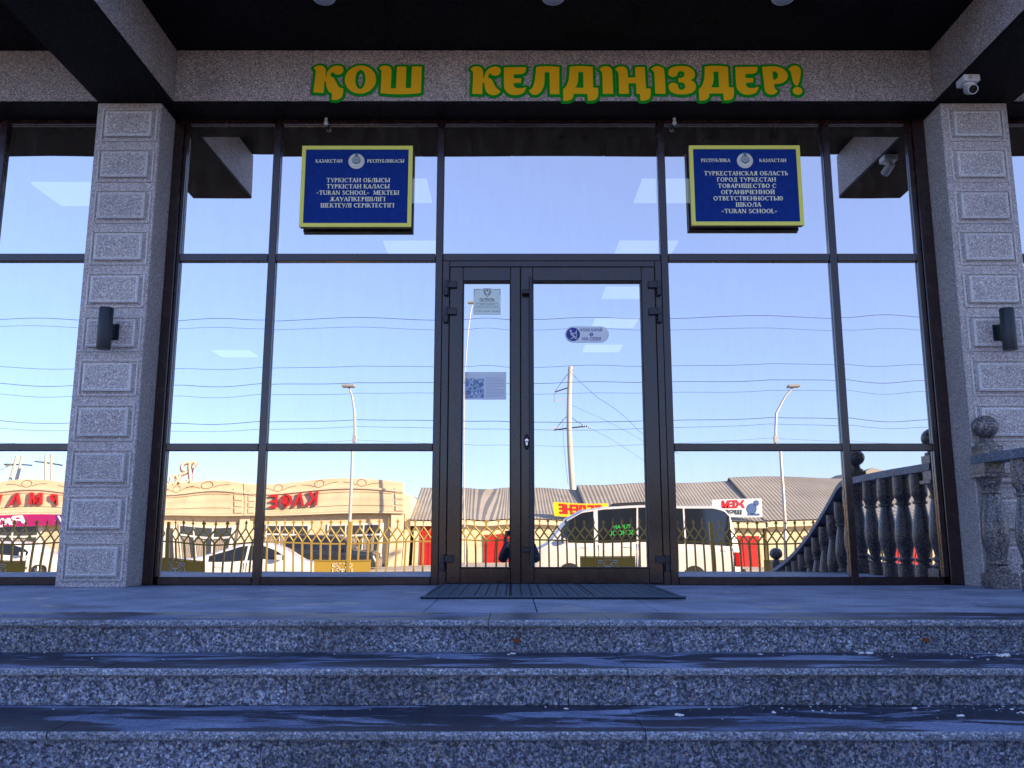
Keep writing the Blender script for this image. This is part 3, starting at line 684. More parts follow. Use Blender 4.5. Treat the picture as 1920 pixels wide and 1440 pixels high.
# ---- welcome lettering on the band (own outlines)
C = 1
def smooth(pts, sub=5):
    n_ = len(pts); out = []
    for i in range(n_):
        p1, p2 = pts[i], pts[(i + 1) % n_]; p0 = pts[i - 1]; p3 = pts[(i + 2) % n_]
        if len(p1) > 2: p0 = (2 * p1[0] - p2[0], 2 * p1[1] - p2[1])
        if len(p2) > 2: p3 = (2 * p2[0] - p1[0], 2 * p2[1] - p1[1])
        straight = len(p1) > 2 and len(p2) > 2
        for k in range(1 if straight else sub):
            t = k / sub; a = [.5 * (2 * p1[d] + (p2[d] - p0[d]) * t + (2 * p0[d] - 5 * p1[d] + 4 * p2[d] - p3[d]) * t * t + (3 * p1[d] - p0[d] - 3 * p2[d] + p3[d]) * t ** 3) for d in (0, 1)]
            out.append(tuple(a))
    return out
def ell(cx, cy, rx, ry, n_=32): return [(cx + rx * math.cos(2 * math.pi * k / n_), cy + ry * math.sin(2 * math.pi * k / n_)) for k in range(n_)]
def sh(pts, dx, dy): return [(p[0] + dx, p[1] + dy, *p[2:]) for p in pts]
G_K = [(73, 125, C), (105, 98), (150, 92), (190, 110), (208, 150), (212, 232, C), (222, 232, C), (232, 180), (265, 125), (320, 97), (360, 95), (392, 115), (402, 150), (385, 190), (345, 205), (310, 198), (298, 178, C), (280, 180), (265, 205), (266, 228, C), (295, 245), (320, 285), (345, 340), (375, 375), (398, 390, C), (380, 420), (340, 440), (300, 440), (258, 412), (235, 365), (220, 290, C), (205, 290, C), (203, 428, C), (93, 425, C), (100, 280), (102, 180), (95, 150)]
G_E = [(437, 105, C), (675, 100, C), (675, 140), (655, 172), (615, 185), (542, 188, C), (542, 238, C), (625, 238, C), (620, 292, C), (542, 295, C), (545, 330), (570, 355), (620, 358), (680, 345, C), (660, 395), (620, 428), (560, 440), (500, 428), (455, 385), (437, 320)]
G_L = [(785, 103, C), (850, 92), (920, 90), (1038, 100, C), (1036, 430, C), (935, 428, C), (930, 162, C), (880, 162, C), (877, 270), (865, 340), (835, 400), (790, 435), (750, 435), (722, 412), (708, 388, C), (745, 350), (768, 280), (780, 190)]
G_D = [(1150, 100, C), (1220, 90), (1300, 90), (1402, 100, C), (1403, 350, C), (1455, 352, C), (1455, 430), (1440, 480), (1400, 505), (1345, 510, C), (1338, 425, C), (1188, 425, C), (1185, 460), (1160, 495), (1120, 510), (1078, 512, C), (1077, 372, C), (1110, 335), (1135, 270), (1147, 190)]
G_Dh = [(1243, 162, C), (1297, 160, C), (1298, 352, C), (1208, 352, C), (1230, 310), (1242, 250)]
G_I = [(1472, 128, C), (1505, 98), (1550, 90), (1590, 105), (1612, 150), (1618, 425, C), (1507, 425, C), (1505, 200), (1495, 155)]
G_NG = [(1645, 125, C), (1680, 98), (1720, 92), (1755, 105), (1778, 145), (1783, 228, C), (1863, 226, C), (1863, 100, C), (1967, 100, C), (1975, 360, C), (2025, 362, C), (2022, 430), (2005, 485), (1960, 507), (1912, 508, C), (1905, 425, C), (1870, 425, C), (1868, 298, C), (1786, 298, C), (1788, 425, C), (1682, 425, C), (1682, 250), (1678, 170)]
G_Z = [(418, 180), (430, 130), (475, 98), (550, 87), (630, 95), (685, 130), (706, 180), (695, 230), (655, 258, C), (695, 285), (712, 330), (700, 380), (655, 415), (580, 432), (490, 425), (435, 395), (417, 345), (430, 305), (465, 293), (505, 305), (518, 330), (525, 362), (558, 378), (592, 355), (592, 310), (570, 288), (525, 284, C), (525, 235, C), (570, 228), (592, 195), (585, 160), (555, 147), (525, 160), (515, 195), (485, 218), (445, 215)]
G_R = [(1440, 100, C), (1520, 92), (1600, 95), (1670, 125), (1712, 185), (1705, 240), (1665, 285), (1610, 303), (1560, 305, C), (1562, 345), (1575, 375), (1595, 385, C), (1580, 410), (1550, 430), (1510, 432), (1470, 410), (1455, 360), (1450, 250)]
G_Rh = [(1550, 150, C), (1590, 160), (1608, 190), (1600, 230), (1580, 250), (1553, 258, C)]
G_X = [(1725, 125, C), (1755, 95), (1795, 82), (1835, 95), (1858, 140), (1852, 210), (1835, 280), (1815, 320), (1800, 326), (1785, 315), (1765, 260), (1755, 190), (1745, 150)]
G_Q = [(118, 160, C), (160, 130), (215, 115), (270, 130), (305, 175), (312, 225), (310, 318, C), (322, 315, C), (330, 250), (365, 180), (420, 135), (490, 118), (550, 130), (585, 175), (575, 235), (535, 268), (490, 272), (455, 262), (438, 235, C), (405, 238), (388, 270), (388, 310, C), (430, 325), (460, 370), (490, 430), (525, 490), (560, 510), (592, 515, C), (590, 600), (570, 670), (510, 712), (460, 718), (420, 712, C), (422, 605, C), (375, 575), (340, 510), (322, 440), (318, 395, C), (295, 392, C), (290, 593, C), (130, 585, C), (145, 400), (155, 250), (150, 200)]
G_SH = [(1143, 165, C), (1180, 130), (1240, 118), (1300, 135), (1330, 185), (1335, 240), (1330, 515, C), (1412, 515, C), (1420, 135, C), (1565, 135, C), (1562, 510, C), (1645, 510, C), (1652, 135, C), (1805, 135, C), (1800, 590, C), (1700, 608), (1500, 618), (1300, 610), (1175, 597, C), (1180, 400), (1180, 240), (1175, 200)]
T1 = (8.348, 575); T2 = (5.818, 870); T3 = (5.818, 1180)
GL = [(T1, [G_Q]), (T1, [ell(855, 362, 242, 245), ell(855, 360, 80, 168)]), (T1, [G_SH]), (T2, [G_K]), (T2, [G_E]), (T2, [G_L]), (T2, [G_D, G_Dh]), (T2, [G_I]), (T2, [G_NG]),
      (T3, [[(233, 125, C), (262, 98), (305, 88), (350, 105), (375, 150), (382, 425, C), (270, 422, C), (268, 200), (258, 155)]]), (T3, [G_Z]), (T3, [sh(G_D, -334, -4), sh(G_Dh, -334, -4)]), (T3, [sh(G_E, 713, -4)]), (T3, [G_R, G_Rh]), (T3, [G_X, ell(1810, 390, 51, 47, 20)])]
M_yel = mat('orange_yellow_acrylic', (1.0, .52, .004), .5, 0, .3); M_grn = mat('green_acrylic', (.004, .30, .020), .5, 0, .1)
KX, KZ, ZTOP = .004085, .00394, 3.887       # sign artwork units to metres on the band
YS = -.287
WL = root('welcome_lettering', 'orange letters with green outlines spelling a greeting across the band', 'sign', (.33, YS, 3.60))
def fill_mesh(contours, y0, y1):
    cu = bpy.data.curves.new('glyph', 'CURVE'); cu.dimensions = '2D'; cu.fill_mode = 'BOTH'; cu.extrude = abs(y1 - y0) / 2
    for cc in contours:
        sp = cu.splines.new('POLY'); sp.points.add(len(cc) - 1); sp.use_cyclic_u = True
        for i, p in enumerate(cc): sp.points[i].co = (p[0], p[1], 0, 1)
    ob = bpy.data.objects.new('glyph', cu); col.objects.link(ob); dg = bpy.context.evaluated_depsgraph_get(); me = bpy.data.meshes.new_from_object(ob.evaluated_get(dg)); bpy.data.objects.remove(ob)
    me.transform(Matrix.Translation((0, (y0 + y1) / 2, 0)) @ Matrix.Rotation(R(90), 4, 'X')); return me
def pipe(cc, r_, y, flat):
    m_ = MB(); seg = 8; n_ = len(cc); rings = []
    # round joins: a flattened sphere at each vertex-dense corner comes from resampling
    pts = [Vector((p[0], p[1])) for p in cc]
    den = []
    for i in range(n_):
        a, b2 = pts[i], pts[(i + 1) % n_]; L = (b2 - a).length; k = max(1, int(L / .012))
        for q in range(k): den.append(a.lerp(b2, q / k))
    for p in den: pass
    return den
def green_outline(contours, r_, y, parent):
    m_ = MB()
    for cc in contours:
        den = pipe(cc, r_, y, .2); n_ = len(den); seg = 8; rings = []
        for i, p in enumerate(den):
            d = den[(i + 1) % n_] - den[i - 1]; d = d.normalized() if d.length > 1e-9 else Vector((1, 0)); nn = Vector((-d.y, d.x)); ring = []
            for k in range(seg):
                t = 2 * math.pi * k / seg
                ring.append(m_.bm.verts.new((p.x + nn.x * r_ * math.cos(t), y + .0035 * math.sin(t), p.y + nn.y * r_ * math.cos(t))))
            rings.append(ring)
        for i in range(n_):
            a, c_ = rings[i], rings[(i + 1) % n_]
            for k in range(seg): m_.bm.faces.new((a[k], a[(k + 1) % seg], c_[(k + 1) % seg], c_[k]))
        # rounded caps at sharp corners
        for i in range(n_):
            d0 = (den[i] - den[i - 1]).normalized(); d1 = (den[(i + 1) % n_] - den[i]).normalized()
            if d0.dot(d1) < .9:
                m_.lathe([(r_ * .7, .0033), (r_, 0), (r_ * .7, -.0033)], (den[i].x, y, den[i].y), 20, 'y')
    return m_.build('outline', M_grn, parent)
for gi, ((sc, ox), cs) in enumerate(GL):
    cont = []
    for c_ in cs:
        pts = smooth(c_) if any(len(p) > 2 for p in c_) or len(c_) > 30 and c_ is G_Z else c_
        cont.append([((ox + x / sc - 960) * KX, ZTOP - (95 + y / sc - 109) * KZ) for x, y in [(p[0], p[1]) for p in pts]])
    me = fill_mesh(cont, YS - .011, YS - .005)
    L_ = link('letter', me, M_yel, WL)
    g_ = green_outline(cont, .0215, YS - .0045, L_)
    me2 = fill_mesh(cont, YS - .0062, YS - .001); link('outline_backing', me2, M_grn, L_)

# ---- stickers on the door glass
M_stk = mat('pale_green_sticker', (.80, .93, .84), .4); M_ink = mat('dark_ink', (.03, .06, .07), .5); M_navy = mat('navy_print', (.015, .03, .30), .4); M_white = mat('white_print', (.8, .8, .82), .4)
S1 = root('patrol_sticker', 'square pale green security sticker at top of the narrow door leaf', 'sticker', (-.19, -.01, 2.0))
B('sticker_sheet', M_stk, S1, -.294, -.087, -.0045, -.0025, 2.006, 2.208)
def shield(cx, cz, s, y, m, parent, name='shield_mark'):
    m_ = MB(); out = [(-.5, .5), (.5, .5), (.45, .05), (.28, -.3), (0, -.6), (-.28, -.3), (-.45, .05), (-.5, .5)]
    for k in (1.0, .62): m_.tube([(cx + x * s * k, y, cz + z * s * k) for x, z in out], .0022, 5)
    m_.tube([(cx, y, cz + .5 * s), (cx, y, cz + .1 * s)], .002, 5); return m_.build(name, m, parent)
shield(-.188, 2.178, .058, -.005, M_ink, S1)
text('lettering', 'ПАТРУЛЬ', .018, (-.190, -.0046, 2.112), M_ink, S1, width=.112, bold=.0008, depth=.001)
text('lettering', 'ОБЪЕКТ НАХОДИТСЯ', .0075, (-.190, -.0046, 2.080), M_ink, S1, width=.115, depth=.001)
text('lettering', 'ПОД ВООРУЖЕННОЙ ОХРАНОЙ', .0075, (-.190, -.0046, 2.066), M_ink, S1, width=.15, depth=.001)
text('lettering', '+7 707 2 444 000 / 444-008', .010, (-.190, -.0046, 2.026), M_ink, S1, width=.175, depth=.001)
bd = MB()
for a, b_ in (((-.274, 2.093), (-.106, 2.093)), ((-.274, 2.056), (-.106, 2.056)), ((-.274, 2.056), (-.274, 2.093)), ((-.106, 2.056), (-.106, 2.093)), ((-.247, 2.106), (-.133, 2.106)), ((-.288, 2.016), (-.288, 2.06)), ((-.093, 2.016), (-.093, 2.06)), ((-.288, 2.155), (-.288, 2.20)), ((-.093, 2.155), (-.093, 2.20)), ((-.288, 2.20), (-.24, 2.20)), ((-.093, 2.20), (-.14, 2.20))):
    bd.tube([(a[0], -.005, a[1]), (b_[0], -.005, b_[1])], .0011, 4)
bd.build('border_line', M_ink, S1)
S2 = root('pull_sticker', 'oval pull sign with blue disc on the wide door leaf', 'sticker', (.57, -.01, 1.85))
cx, cz = .4625, 1.850
M_clear = mat('pale_clear_film', (.78, .84, .86), .35)
m_ = MB(); pts = [(cx + .0 + .062 * math.cos(t), cz + .062 * math.sin(t)) for t in [R(90 + k * 12) for k in range(16)]] + [(.672 + .062 * math.cos(t), cz + .062 * math.sin(t)) for t in [R(-90 + k * 12) for k in range(16)]]
m_.prism(pts, 'y', -.0040, -.0026); m_.build('film', M_clear, S2)
MB().lathe([(.052, 0), (.052, -.0012)], (cx, -.0042, cz), 36, 'y').build('blue_disc', M_navy, S2)
m_ = MB()
def seg2(a, c_, w): m_.tube([(cx + a[0], -.0064, cz + a[1]), (cx + c_[0], -.0064, cz + c_[1])], w, 6)
m_.lathe([(.0085, 0), (.0085, -.001)], (cx - .018, -.0058, cz + .026), 14, 'y')
for a, c_, w in (((-.018, .012), (-.008, -.008), .0065), ((-.014, .010), (.014, .004), .0042), ((.014, .004), (.020, .018), .0036), ((-.008, -.008), (.008, -.012), .0055), ((.008, -.012), (-.002, -.030), .0048), ((-.002, -.030), (-.022, -.034), .004), ((-.006, -.010), (.018, -.022), .0048), ((.018, -.022), (.014, -.036), .0042), ((.026, -.038), (.026, .034), .0024)): seg2(a, c_, w)
m_.build('figure_mark', M_white, S2)
text('lettering', 'ӨЗІҢЕ ҚАРАЙ', .020, (.600, -.0042, 1.874), M_navy, S2, width=.165, bold=.0005, depth=.001)
text('lettering', 'НА СЕБЯ', .024, (.602, -.0042, 1.803), M_navy, S2, width=.138, bold=.0006, depth=.001)
MB().lathe([(.014, 0), (.014, -.001)], (.600, -.0042, 1.849), 20, 'y').build('arrow_dot', M_navy, S2)
MB().prism([(.592, 1.854), (.608, 1.854), (.600, 1.842)], 'y', -.0066, -.0055).build('arrow_mark', M_white, S2)
# poster taped behind the narrow glass, seen through it (laid on the outer face as a thin film)
M_pap = mat('bluish_poster_paper', (.74, .80, .84), .5)
M_pic = mat('poster_picture', (.2, .3, .5), .5); n = nd(M_pic, 'ShaderNodeTexNoise', Scale=38.0, Detail=6.0, Distortion=1.6); lk(M_pic, worldco(M_pic), n.inputs['Vector'])
r = ramp(M_pic, [(.40, (.12, .18, .32)), (.5, (.28, .40, .60)), (.62, (.60, .72, .90))]); lk(M_pic, n.outputs['Fac'], r.inputs[0]); lk(M_pic, r.outputs[0], bsdf(M_pic).inputs['Base Color'])
S3 = root('poster', 'faded bluish poster with a picture and text lines on the narrow glass', 'poster', (-.2, -.01, 1.35))
B('paper', M_pap, S3, -.352, -.044, -.0045, -.0028, 1.352, 1.560)
B('picture', M_pic, S3, -.347, -.210, -.0056, -.0048, 1.362, 1.512)
m_ = MB(); rr_ = random.Random(5)
for k in range(14): m_.box(-.196, -.196 + (.135 if k not in (0, 7, 13) else .07 + .04 * rr_.random()), -.0055, -.0048, 1.516 - k * .0112, 1.5178 - k * .0112)
m_.build('text_line', mat('poster_ink', (.18, .26, .55), .6), S3)

# ------------------------------------------------------------ across the porch: fence, vehicles, street, seen in the glass
M_gold = mat('gold_painted_iron', (.52, .36, .085), .42, .35)
M_panelg = mat('gold_sheet_panel', (.55, .37, .06), .5, .2); M_creme = mat('cream_print', (.78, .74, .60), .5)
FY = -9.5
def spear(m_, x, z, tall):
    t = .013 if tall else .016
    m_.box(x - .015, x + .015, FY - .015, FY + .015, GZ + .10, .275)
    if tall:
        m_.box(x - .008, x + .008, FY - .008, FY + .008, .50, .60)
        m_.bm.faces.ensure_lookup_table(); m_.prism([(x - .008, .575), (x - .030, .585), (x - .010, .60), (x, .672), (x + .010, .60), (x + .030, .585), (x + .008, .575)], 'y', FY - .006, FY + .006)
    else:
        m_.box(x - .013, x + .013, FY - .010, FY + .010, .495, .575)
        m_.prism([(x - .012, .575), (x - .034, .583), (x, .640), (x + .034, .583), (x + .012, .575)], 'y', FY - .008, FY + .008)
PK = {}
def picket(x, tall, parent):
    key = tall
    if key not in PK:
        m_ = MB(); spear(m_, x, 0, tall)
        # diamond halves
        for s in (-1, 1):
            for (a, c_) in (((0, .275), (s * .0825, .385)), ((0, .50), (s * .0825, .390))):
                m_.tube([(x + a[0], FY, a[1]), (x + c_[0], FY, c_[1])], .0145, 4)
        o = m_.build('picket', M_gold, parent); PK[key] = (o, x, OFF[parent.name].copy())
    else:
        s_, x_, off = PK[key]; o = s_.copy(); col.objects.link(o); o.parent = parent; o.location = Vector((x - x_, 0, 0)) + off - OFF[parent.name]; OFF[o.name] = OFF[parent.name]
SECT = 3.3; fi = 0
crest_at = [-12.3, -9.3, -6.10, -3.055, 1.742, 5.05, 8.4, 12.0]
for s in range(-6, 6):
    x0 = s * SECT + .35; 
    F_ = root('fence_section', 'gold painted iron fence section, number %d from the left of the row seen in the glass' % (s + 7), 'fence', (x0, FY, GZ), group='fence sections along the school front')
    F_['label'] = ['gold iron fence section at the far left end', 'gold iron fence section second from the left end', 'gold iron fence section left of the shop banners', 'gold iron fence section facing the pale saloon car tail', 'gold iron fence section facing the pale saloon car', 'sunlit gold iron fence section before the yellow crest panel', 'gold iron fence section facing the red gate', 'gold iron fence section facing the minibus cab', 'gold iron fence section facing the minibus rear', 'gold iron fence section nearest the balustrade foot', 'gold iron fence section beyond the balustrade', 'gold iron fence section at the far right end'][s + 6]
    B('post', M_gold, F_, x0 - .035, x0 + .035, FY - .035, FY + .035, GZ, .60, .004)
    B('rail', M_gold, F_, x0 + .036, x0 + SECT - .036, FY - .0115, FY + .0115, .235, .262); B('rail', M_gold, F_, x0 + .036, x0 + SECT - .036, FY - .0115, FY + .0115, GZ + .12, GZ + .15)
    k = 0; x = x0 + .165
    while x < x0 + SECT - .1: picket(x, (k + s * 19) % 2 == 0, F_); x += .165; k += 1
    for cxp in crest_at:
        if x0 <= cxp < x0 + SECT:
            p_ = B('crest_panel', M_panelg, F_, cxp - .50, cxp + .50, FY + .014, FY + .020, GZ + .2, -.06)
            B('panel_rail', M_gold, p_, cxp - .50, cxp + .50, FY + .012, FY + .034, -.058, -.035)
            m_ = MB(); q = .19; zc = -.245
            def arc(pts, w=.010): m_.tube([(cxp + a * .95, FY + .024, zc + c_ * .78) for a, c_ in pts], w, 5)
            arc([(-.17, .10), (-.18, .17), (-.09, .17)]); arc([(.17, .10), (.18, .17), (.09, .17)]); arc([(-.06, .18), (-.02, .18)]); arc([(.06, .18), (.02, .18)])
            arc([(-.18, .06), (-.18, -.02), (-.14, -.10), (-.06, -.16), (0, -.18), (.06, -.16), (.14, -.10), (.18, -.02), (.18, .06)])
            for s2 in (-1, 1):
                arc([(s2 * (.105 + .045 * math.cos(t)), .09 + .035 * math.sin(t)) for t in [k_ * .6 for k_ in range(9)]], .008); arc([(s2 * (.11 + .035 * math.cos(t)), -.03 + .04 * math.sin(t)) for t in [1 + k_ * .6 for k_ in range(8)]], .008)
            arc([(-.055, .03), (.055, .03)], .016); arc([(0, .03), (0, -.08)], .016)
            m_.build('crest', mat('crest_metal', (.72, .72, .70), .4, .1) if 'crest_metal' not in bpy.data.materials else bpy.data.materials['crest_metal'], p_)
            text('lettering', 'TURAN', .075, (cxp, FY + .022, -.52), M_creme, p_, face='+y', depth=.004, width=.5)

# street lamps
M_pole = mat('galvanised_pole', (.50, .47, .43), .45, .4); M_conc = mat('pale_concrete_pole', (.52, .46, .38), .85)
def street_lamp(x, y, h, lean, label, r_=.055):
    L = root('street_lamp', label, 'street lamp', (x, y, GZ), group='street lamps along the road')
    s = 1 if lean > 0 else -1
    pts = [(x, y, GZ), (x, y, GZ + h * .75), (x + s * .05, y, GZ + h * .86), (x + lean * .55, y, GZ + h * .95), (x + lean, y, GZ + h)]
    MB().tube(pts, [r_ * 1.25, r_, r_ * .9, r_ * .7, r_ * .6], 10).build('pole', M_pole, L, smooth=True)
    MB().box(x - .08, x + .08, y - .08, y + .08, GZ + h * .69, GZ + h * .73, .01).build('bracket', M_pole, L)
    m_ = MB().box(x + lean - .24, x + lean + .24, y - .16, y + .16, GZ + h - .03, GZ + h + .07, .02, Matrix.Rotation(R(18 * s), 4, 'Y'), (x + lean, y, GZ + h)); m_.build('lamp_head', mat('lamp_head_grey', (.30, .28, .25), .5) if 'lamp_head_grey' not in bpy.data.materials else bpy.data.materials['lamp_head_grey'], L)
street_lamp(-6.43, -28, 7.65, -.32, 'pale street lamp bent left, standing before the cafe wall')
street_lamp(10.75, -28, 7.55, .75, 'pale street lamp bent right, standing before the grey roof')
street_lamp(-2.25, -36, 13.2, .16, 'tall thin street lamp seen in the narrow door glass', .05)
street_lamp(-40.5, -60, 6.6, 1.4, 'far street lamp by the distant poles at left')

# concrete utility pole with arms and insulators
UP = root('utility_pole', 'concrete utility pole with steel arms rising behind the grey roof', 'utility pole', (4.38, -55, GZ))
MB().tube([(4.58, -55, GZ), (4.62, -55, 12.25)], [.20, .13], 12).build('pole', M_conc, UP, smooth=True)
M_steel = mat('dark_steel_arm', (.06, .06, .07), .6, .3); M_ins = mat('glass_insulator', (.45, .47, .45), .25)
MB().tube([(4.6, -55, 10.75), (3.62, -55, 10.45)], .05, 6).tube([(3.65, -55, 10.5), (4.6, -55, 11.9)], .018, 4).tube([(4.5, -55, 11.95), (4.75, -55, 11.95)], .09, 6).build('crossarm', M_steel, UP)
MB().tube([(3.55, -55, 7.72), (5.55, -55, 8.02)], .055, 6).tube([(3.7, -55, 7.8), (4.55, -55, 8.8)], .018, 4).tube([(5.45, -55, 8.0), (4.55, -55, 8.8)], .018, 4).build('crossarm', M_steel, UP)
ins = MB()
for (xa, za, dx, dz) in ((3.62, 10.3, 0, -.14), (4.35, 9.95, -.15, -.03), (3.45, 7.78, -.15, -.02), (5.35, 8.05, .1, -.04), (3.9, 7.9, -.13, .0)):
    for k in range(5): ins.lathe([(.03, -.03), (.085, 0), (.03, .05)], (xa + dx * k, -55, za + dz * k), 8, 'z' if abs(dz) > abs(dx) else 'x')
ins.build('insulator', M_ins, UP)
def twin_pole(x, y, label, lean=0.0):
    T = root('utility_pole', label, 'utility pole', (x, y, GZ)); 
    for s in (-.22, .22): MB().tube([(x + s, y, GZ), (x + s + lean, y, 6.2)], .12, 8).build('pole', M_conc, T, smooth=True)
    for z, w in ((5.4, 1.1), (3.6, 1.2)): MB().tube([(x - w + lean, y, z + .1), (x + w + lean, y, z - .1)], .06, 5).build('crossarm', M_steel, T)
twin_pole(-34.9, -58, 'twin utility pole with two crossarms above the market roof'); twin_pole(-38.9, -60, 'leaning twin utility pole at the far left', .5)

# overhead wires
M_wire = mat('black_cable', (.03, .03, .035), .6)
wz = [(9.05, 9.2, 0.0112, 'topmost overhead wire above the street'), (8.85, 8.6, 0.0074, 'second highest overhead wire, thin'), (7.20, 7.35, 0.0087, 'third overhead wire, alone in the clear sky'), (6.55, 6.75, 0.0112, 'fourth overhead wire above the lamp heads'), (6.15, 6.35, 0.0074, 'fifth overhead wire, at the lamp heads'), (5.08, 5.20, 0.0124, 'thick overhead wire crossing the lamp poles'), (4.78, 4.95, 0.0081, 'thin overhead wire under the thick one'), (4.2, 4.3, 0.0056, 'lowest overhead wire, faint, over the roofs')]
for i, (za, zb, r_, lab) in enumerate(wz):
    yy = -28 - .12 * i; m_ = MB(); spans = [(-58, -40), (-40, -23.5), (-23.5, -6.43), (-6.43, 10.75), (10.75, 28), (28, 46)]
    pts = []
    for a, c_ in spans:
        for k in range(14):
            t = k / 14; x = a + (c_ - a) * t; pts.append((x, yy, za + (zb - za) * (x + 30) / 60 - (.12 + .03 * i) * 4 * t * (1 - t) * (1 if i > 1 else .5)))
    m_.tube(pts, r_, 5, False); m_.build('overhead_wire', M_wire, None, label=lab, cat='wire', group='overhead wires')
m_ = MB()
m_.tube([(4.6, -55, 11.9), (5.6, -50, 9.2), (7.3, -44, 6.4), (9.0, -40, 4.6)], .011, 5, False).tube([(4.6, -55, 9.6), (6.5, -48, 7.0), (9, -42, 4.8)], .008, 4, False).tube([(5.5, -55, 8.0), (7, -50, 6.0), (9.5, -44, 3.6)], .008, 4, False).tube([(4.2, -55, 8.5), (3.9, -50, 5.9), (3.7, -46, 3.4)], .010, 5, False)
m_.build('pole_stay_wires', M_wire, None, label='thin wires running down from the concrete pole to the roofs', cat='wire')

# ---- cafe and market building
def sandstone(name, c0, c1):
    m = mat(name, c0, .85); co = worldco(m)
    br = nd(m, 'ShaderNodeTexBrick', Scale=1.0); br.inputs['Color1'].default_value = (*c0, 1); br.inputs['Color2'].default_value = (*c1, 1); br.inputs['Mortar'].default_value = (*[x * .85 for x in c0], 1); br.inputs['Mortar Size'].default_value = .006; br.inputs['Brick Width'].default_value = .8; br.inputs['Row Height'].default_value = .4
    mp = nd(m, 'ShaderNodeMapping'); mp.inputs['Rotation'].default_value = (R(-90), 0, 0); lk(m, co, mp.inputs[0]); lk(m, mp.outputs[0], br.inputs['Vector'])
    n_ = nd(m, 'ShaderNodeTexNoise', Scale=.9, Detail=6.0); lk(m, co, n_.inputs['Vector']); r_ = ramp(m, [(.3, (.86,) * 3), (.7, (1.06,) * 3)]); lk(m, n_.outputs['Fac'], r_.inputs[0])
    lk(m, mixc(m, 1.0, br.outputs[0], r_.outputs[0], 'MULTIPLY'), bsdf(m).inputs['Base Color']); return m
M_sand = sandstone('cream_sandstone', (.70, .54, .34), (.76, .61, .41)); M_sand2 = mat('smooth_cream_render', (.74, .61, .42), .85)
M_groove = mat('groove_line', (.25, .17, .11), .9); M_red = mat('red_letter', (.55, .015, .02), .4); M_wframe = mat('white_window_frame', (.75, .73, .68), .5); M_curt = mat('beige_curtain', (.42, .36, .28), .9); M_dglass = mat('shop_window_glass', (.05, .06, .07), .12, 0, .7)
CB = root('cafe_market_building', 'cream stone cafe and market row with curved parapets and red letters', 'building', (-17, -40, GZ))
CY = -39.4
B('wall', M_sand, CB, -60, -5.80, CY - 9, CY, GZ, 2.45)
def parapet(x0, x1, base, rise, sign=True):
    n_ = 14; pts = [(x0, 1.48)] + [(x1, 1.48)] + [(x1 + (x0 - x1) * k / n_, base + rise * math.sin(math.pi * k / n_)) for k in range(n_ + 1)]
    MB().prism(pts, 'y', CY + .0, CY + .45).build('parapet', M_sand, CB)
    pts = [(x0 + (x1 - x0) * k / n_, base - .46 + rise * .8 * math.sin(math.pi * k / n_)) for k in range(n_ + 1)]
    m_ = MB(); 
    for a, c_ in zip(pts, pts[1:]): m_.prism([(a[0], a[1] - .05), (c_[0], c_[1] - .05), (c_[0], c_[1] + .05), (a[0], a[1] + .05)], 'y', CY + .451, CY + .54)
    m_.build('cornice', M_sand2, CB)
    g_ = MB()
    for q in (.25, .5, .75):
        cx_ = x0 + (x1 - x0) * q; cz_ = base - .22 + rise * math.sin(math.pi * q) * .93
        g_.tube([(cx_ + .24 * math.cos(t), CY + .452, cz_ + .17 * math.sin(t)) for t in [k * .45 for k in range(15)]], .02, 4, False)
        for s in (-1, 1): g_.tube([(cx_ + s * .25, CY + .452, cz_ - .12), (cx_ + s * .5, CY + .452, cz_ - .02), (cx_ + s * .95, CY + .452, cz_ + .04)], .018, 4, False)
    for zz in (2.30, 1.72): g_.tube([(x0 + .5, CY + .452, zz), (x1 - .6, CY + .452, zz)], .014, 4, False)
    g_.build('ornament', M_groove, CB)
    for xx in (x0 + .25, x1 - .45):
        q_ = MB(); [q_.box(xx, xx + .42, CY + .453, CY + .50, 1.52 + k * .28, 1.76 + k * .28, .01) for k in range(4)]; q_.build('quoin', M_sand, CB)
    B('band_underside', M_sand2, CB, x0, x1, CY + .002, CY + .43, 1.40, 1.478)
parapet(-14.4, -5.80, 2.92, .07); parapet(-20.6, -14.45, 2.92, .03); parapet(-30.6, -20.65, 2.92, .05); parapet(-42, -30.65, 2.90, .03)
def shopwin(x0, x1, z0, z1, nm, m=M_curt):
    W = B('window', M_wframe, CB, x0, x1, CY + .004, CY + .07, z0, z1)
    for k in range(nm):
        a = x0 + .09 + (x1 - x0 - .18) * k / nm; c_ = x0 + .09 + (x1 - x0 - .18) * (k + 1) / nm - .08
        B('pane', M_dglass, W, a, c_, CY + .071, CY + .078, z0 + .08, z1 - .55); B('pane', M_dglass, W, a, c_, CY + .071, CY + .078, z1 - .46, z1 - .08)
        m_ = MB(); x = a + .03
        while x < a + (c_ - a) * .62: m_.box(x, x + .05, CY + .079, CY + .086, z0 + .12, z1 - .6); x += .07
        m_.build('curtain', m, W)
for a, c_ in ((-12.9, -10.4), (-9.6, -6.9), (-17.3, -14.9), (-23.9, -21.2), (-28.2, -25), (-33, -29.5)): shopwin(a, c_, -.98, .98, 3)
B('wall_base', mat('plinth_stone', (.25, .19, .14), .9), CB, -42, -5.8, CY + .001, CY + .10, GZ, -1.0)
EN = B('entrance', M_wframe, CB, -20.4, -17.6, CY + .005, CY + .08, GZ, .90)
for k in range(4): B('pane', M_dglass, EN, -20.25 + k * .68, -19.72 + k * .68, CY + .081, CY + .09, GZ + .1, .75)
B('pilaster', M_sand2, CB, -14.7, -14.1, CY + .003, CY + .16, GZ, 1.39); B('pilaster', M_sand2, CB, -6.5, -5.85, CY + .003, CY + .30, GZ, 1.39)
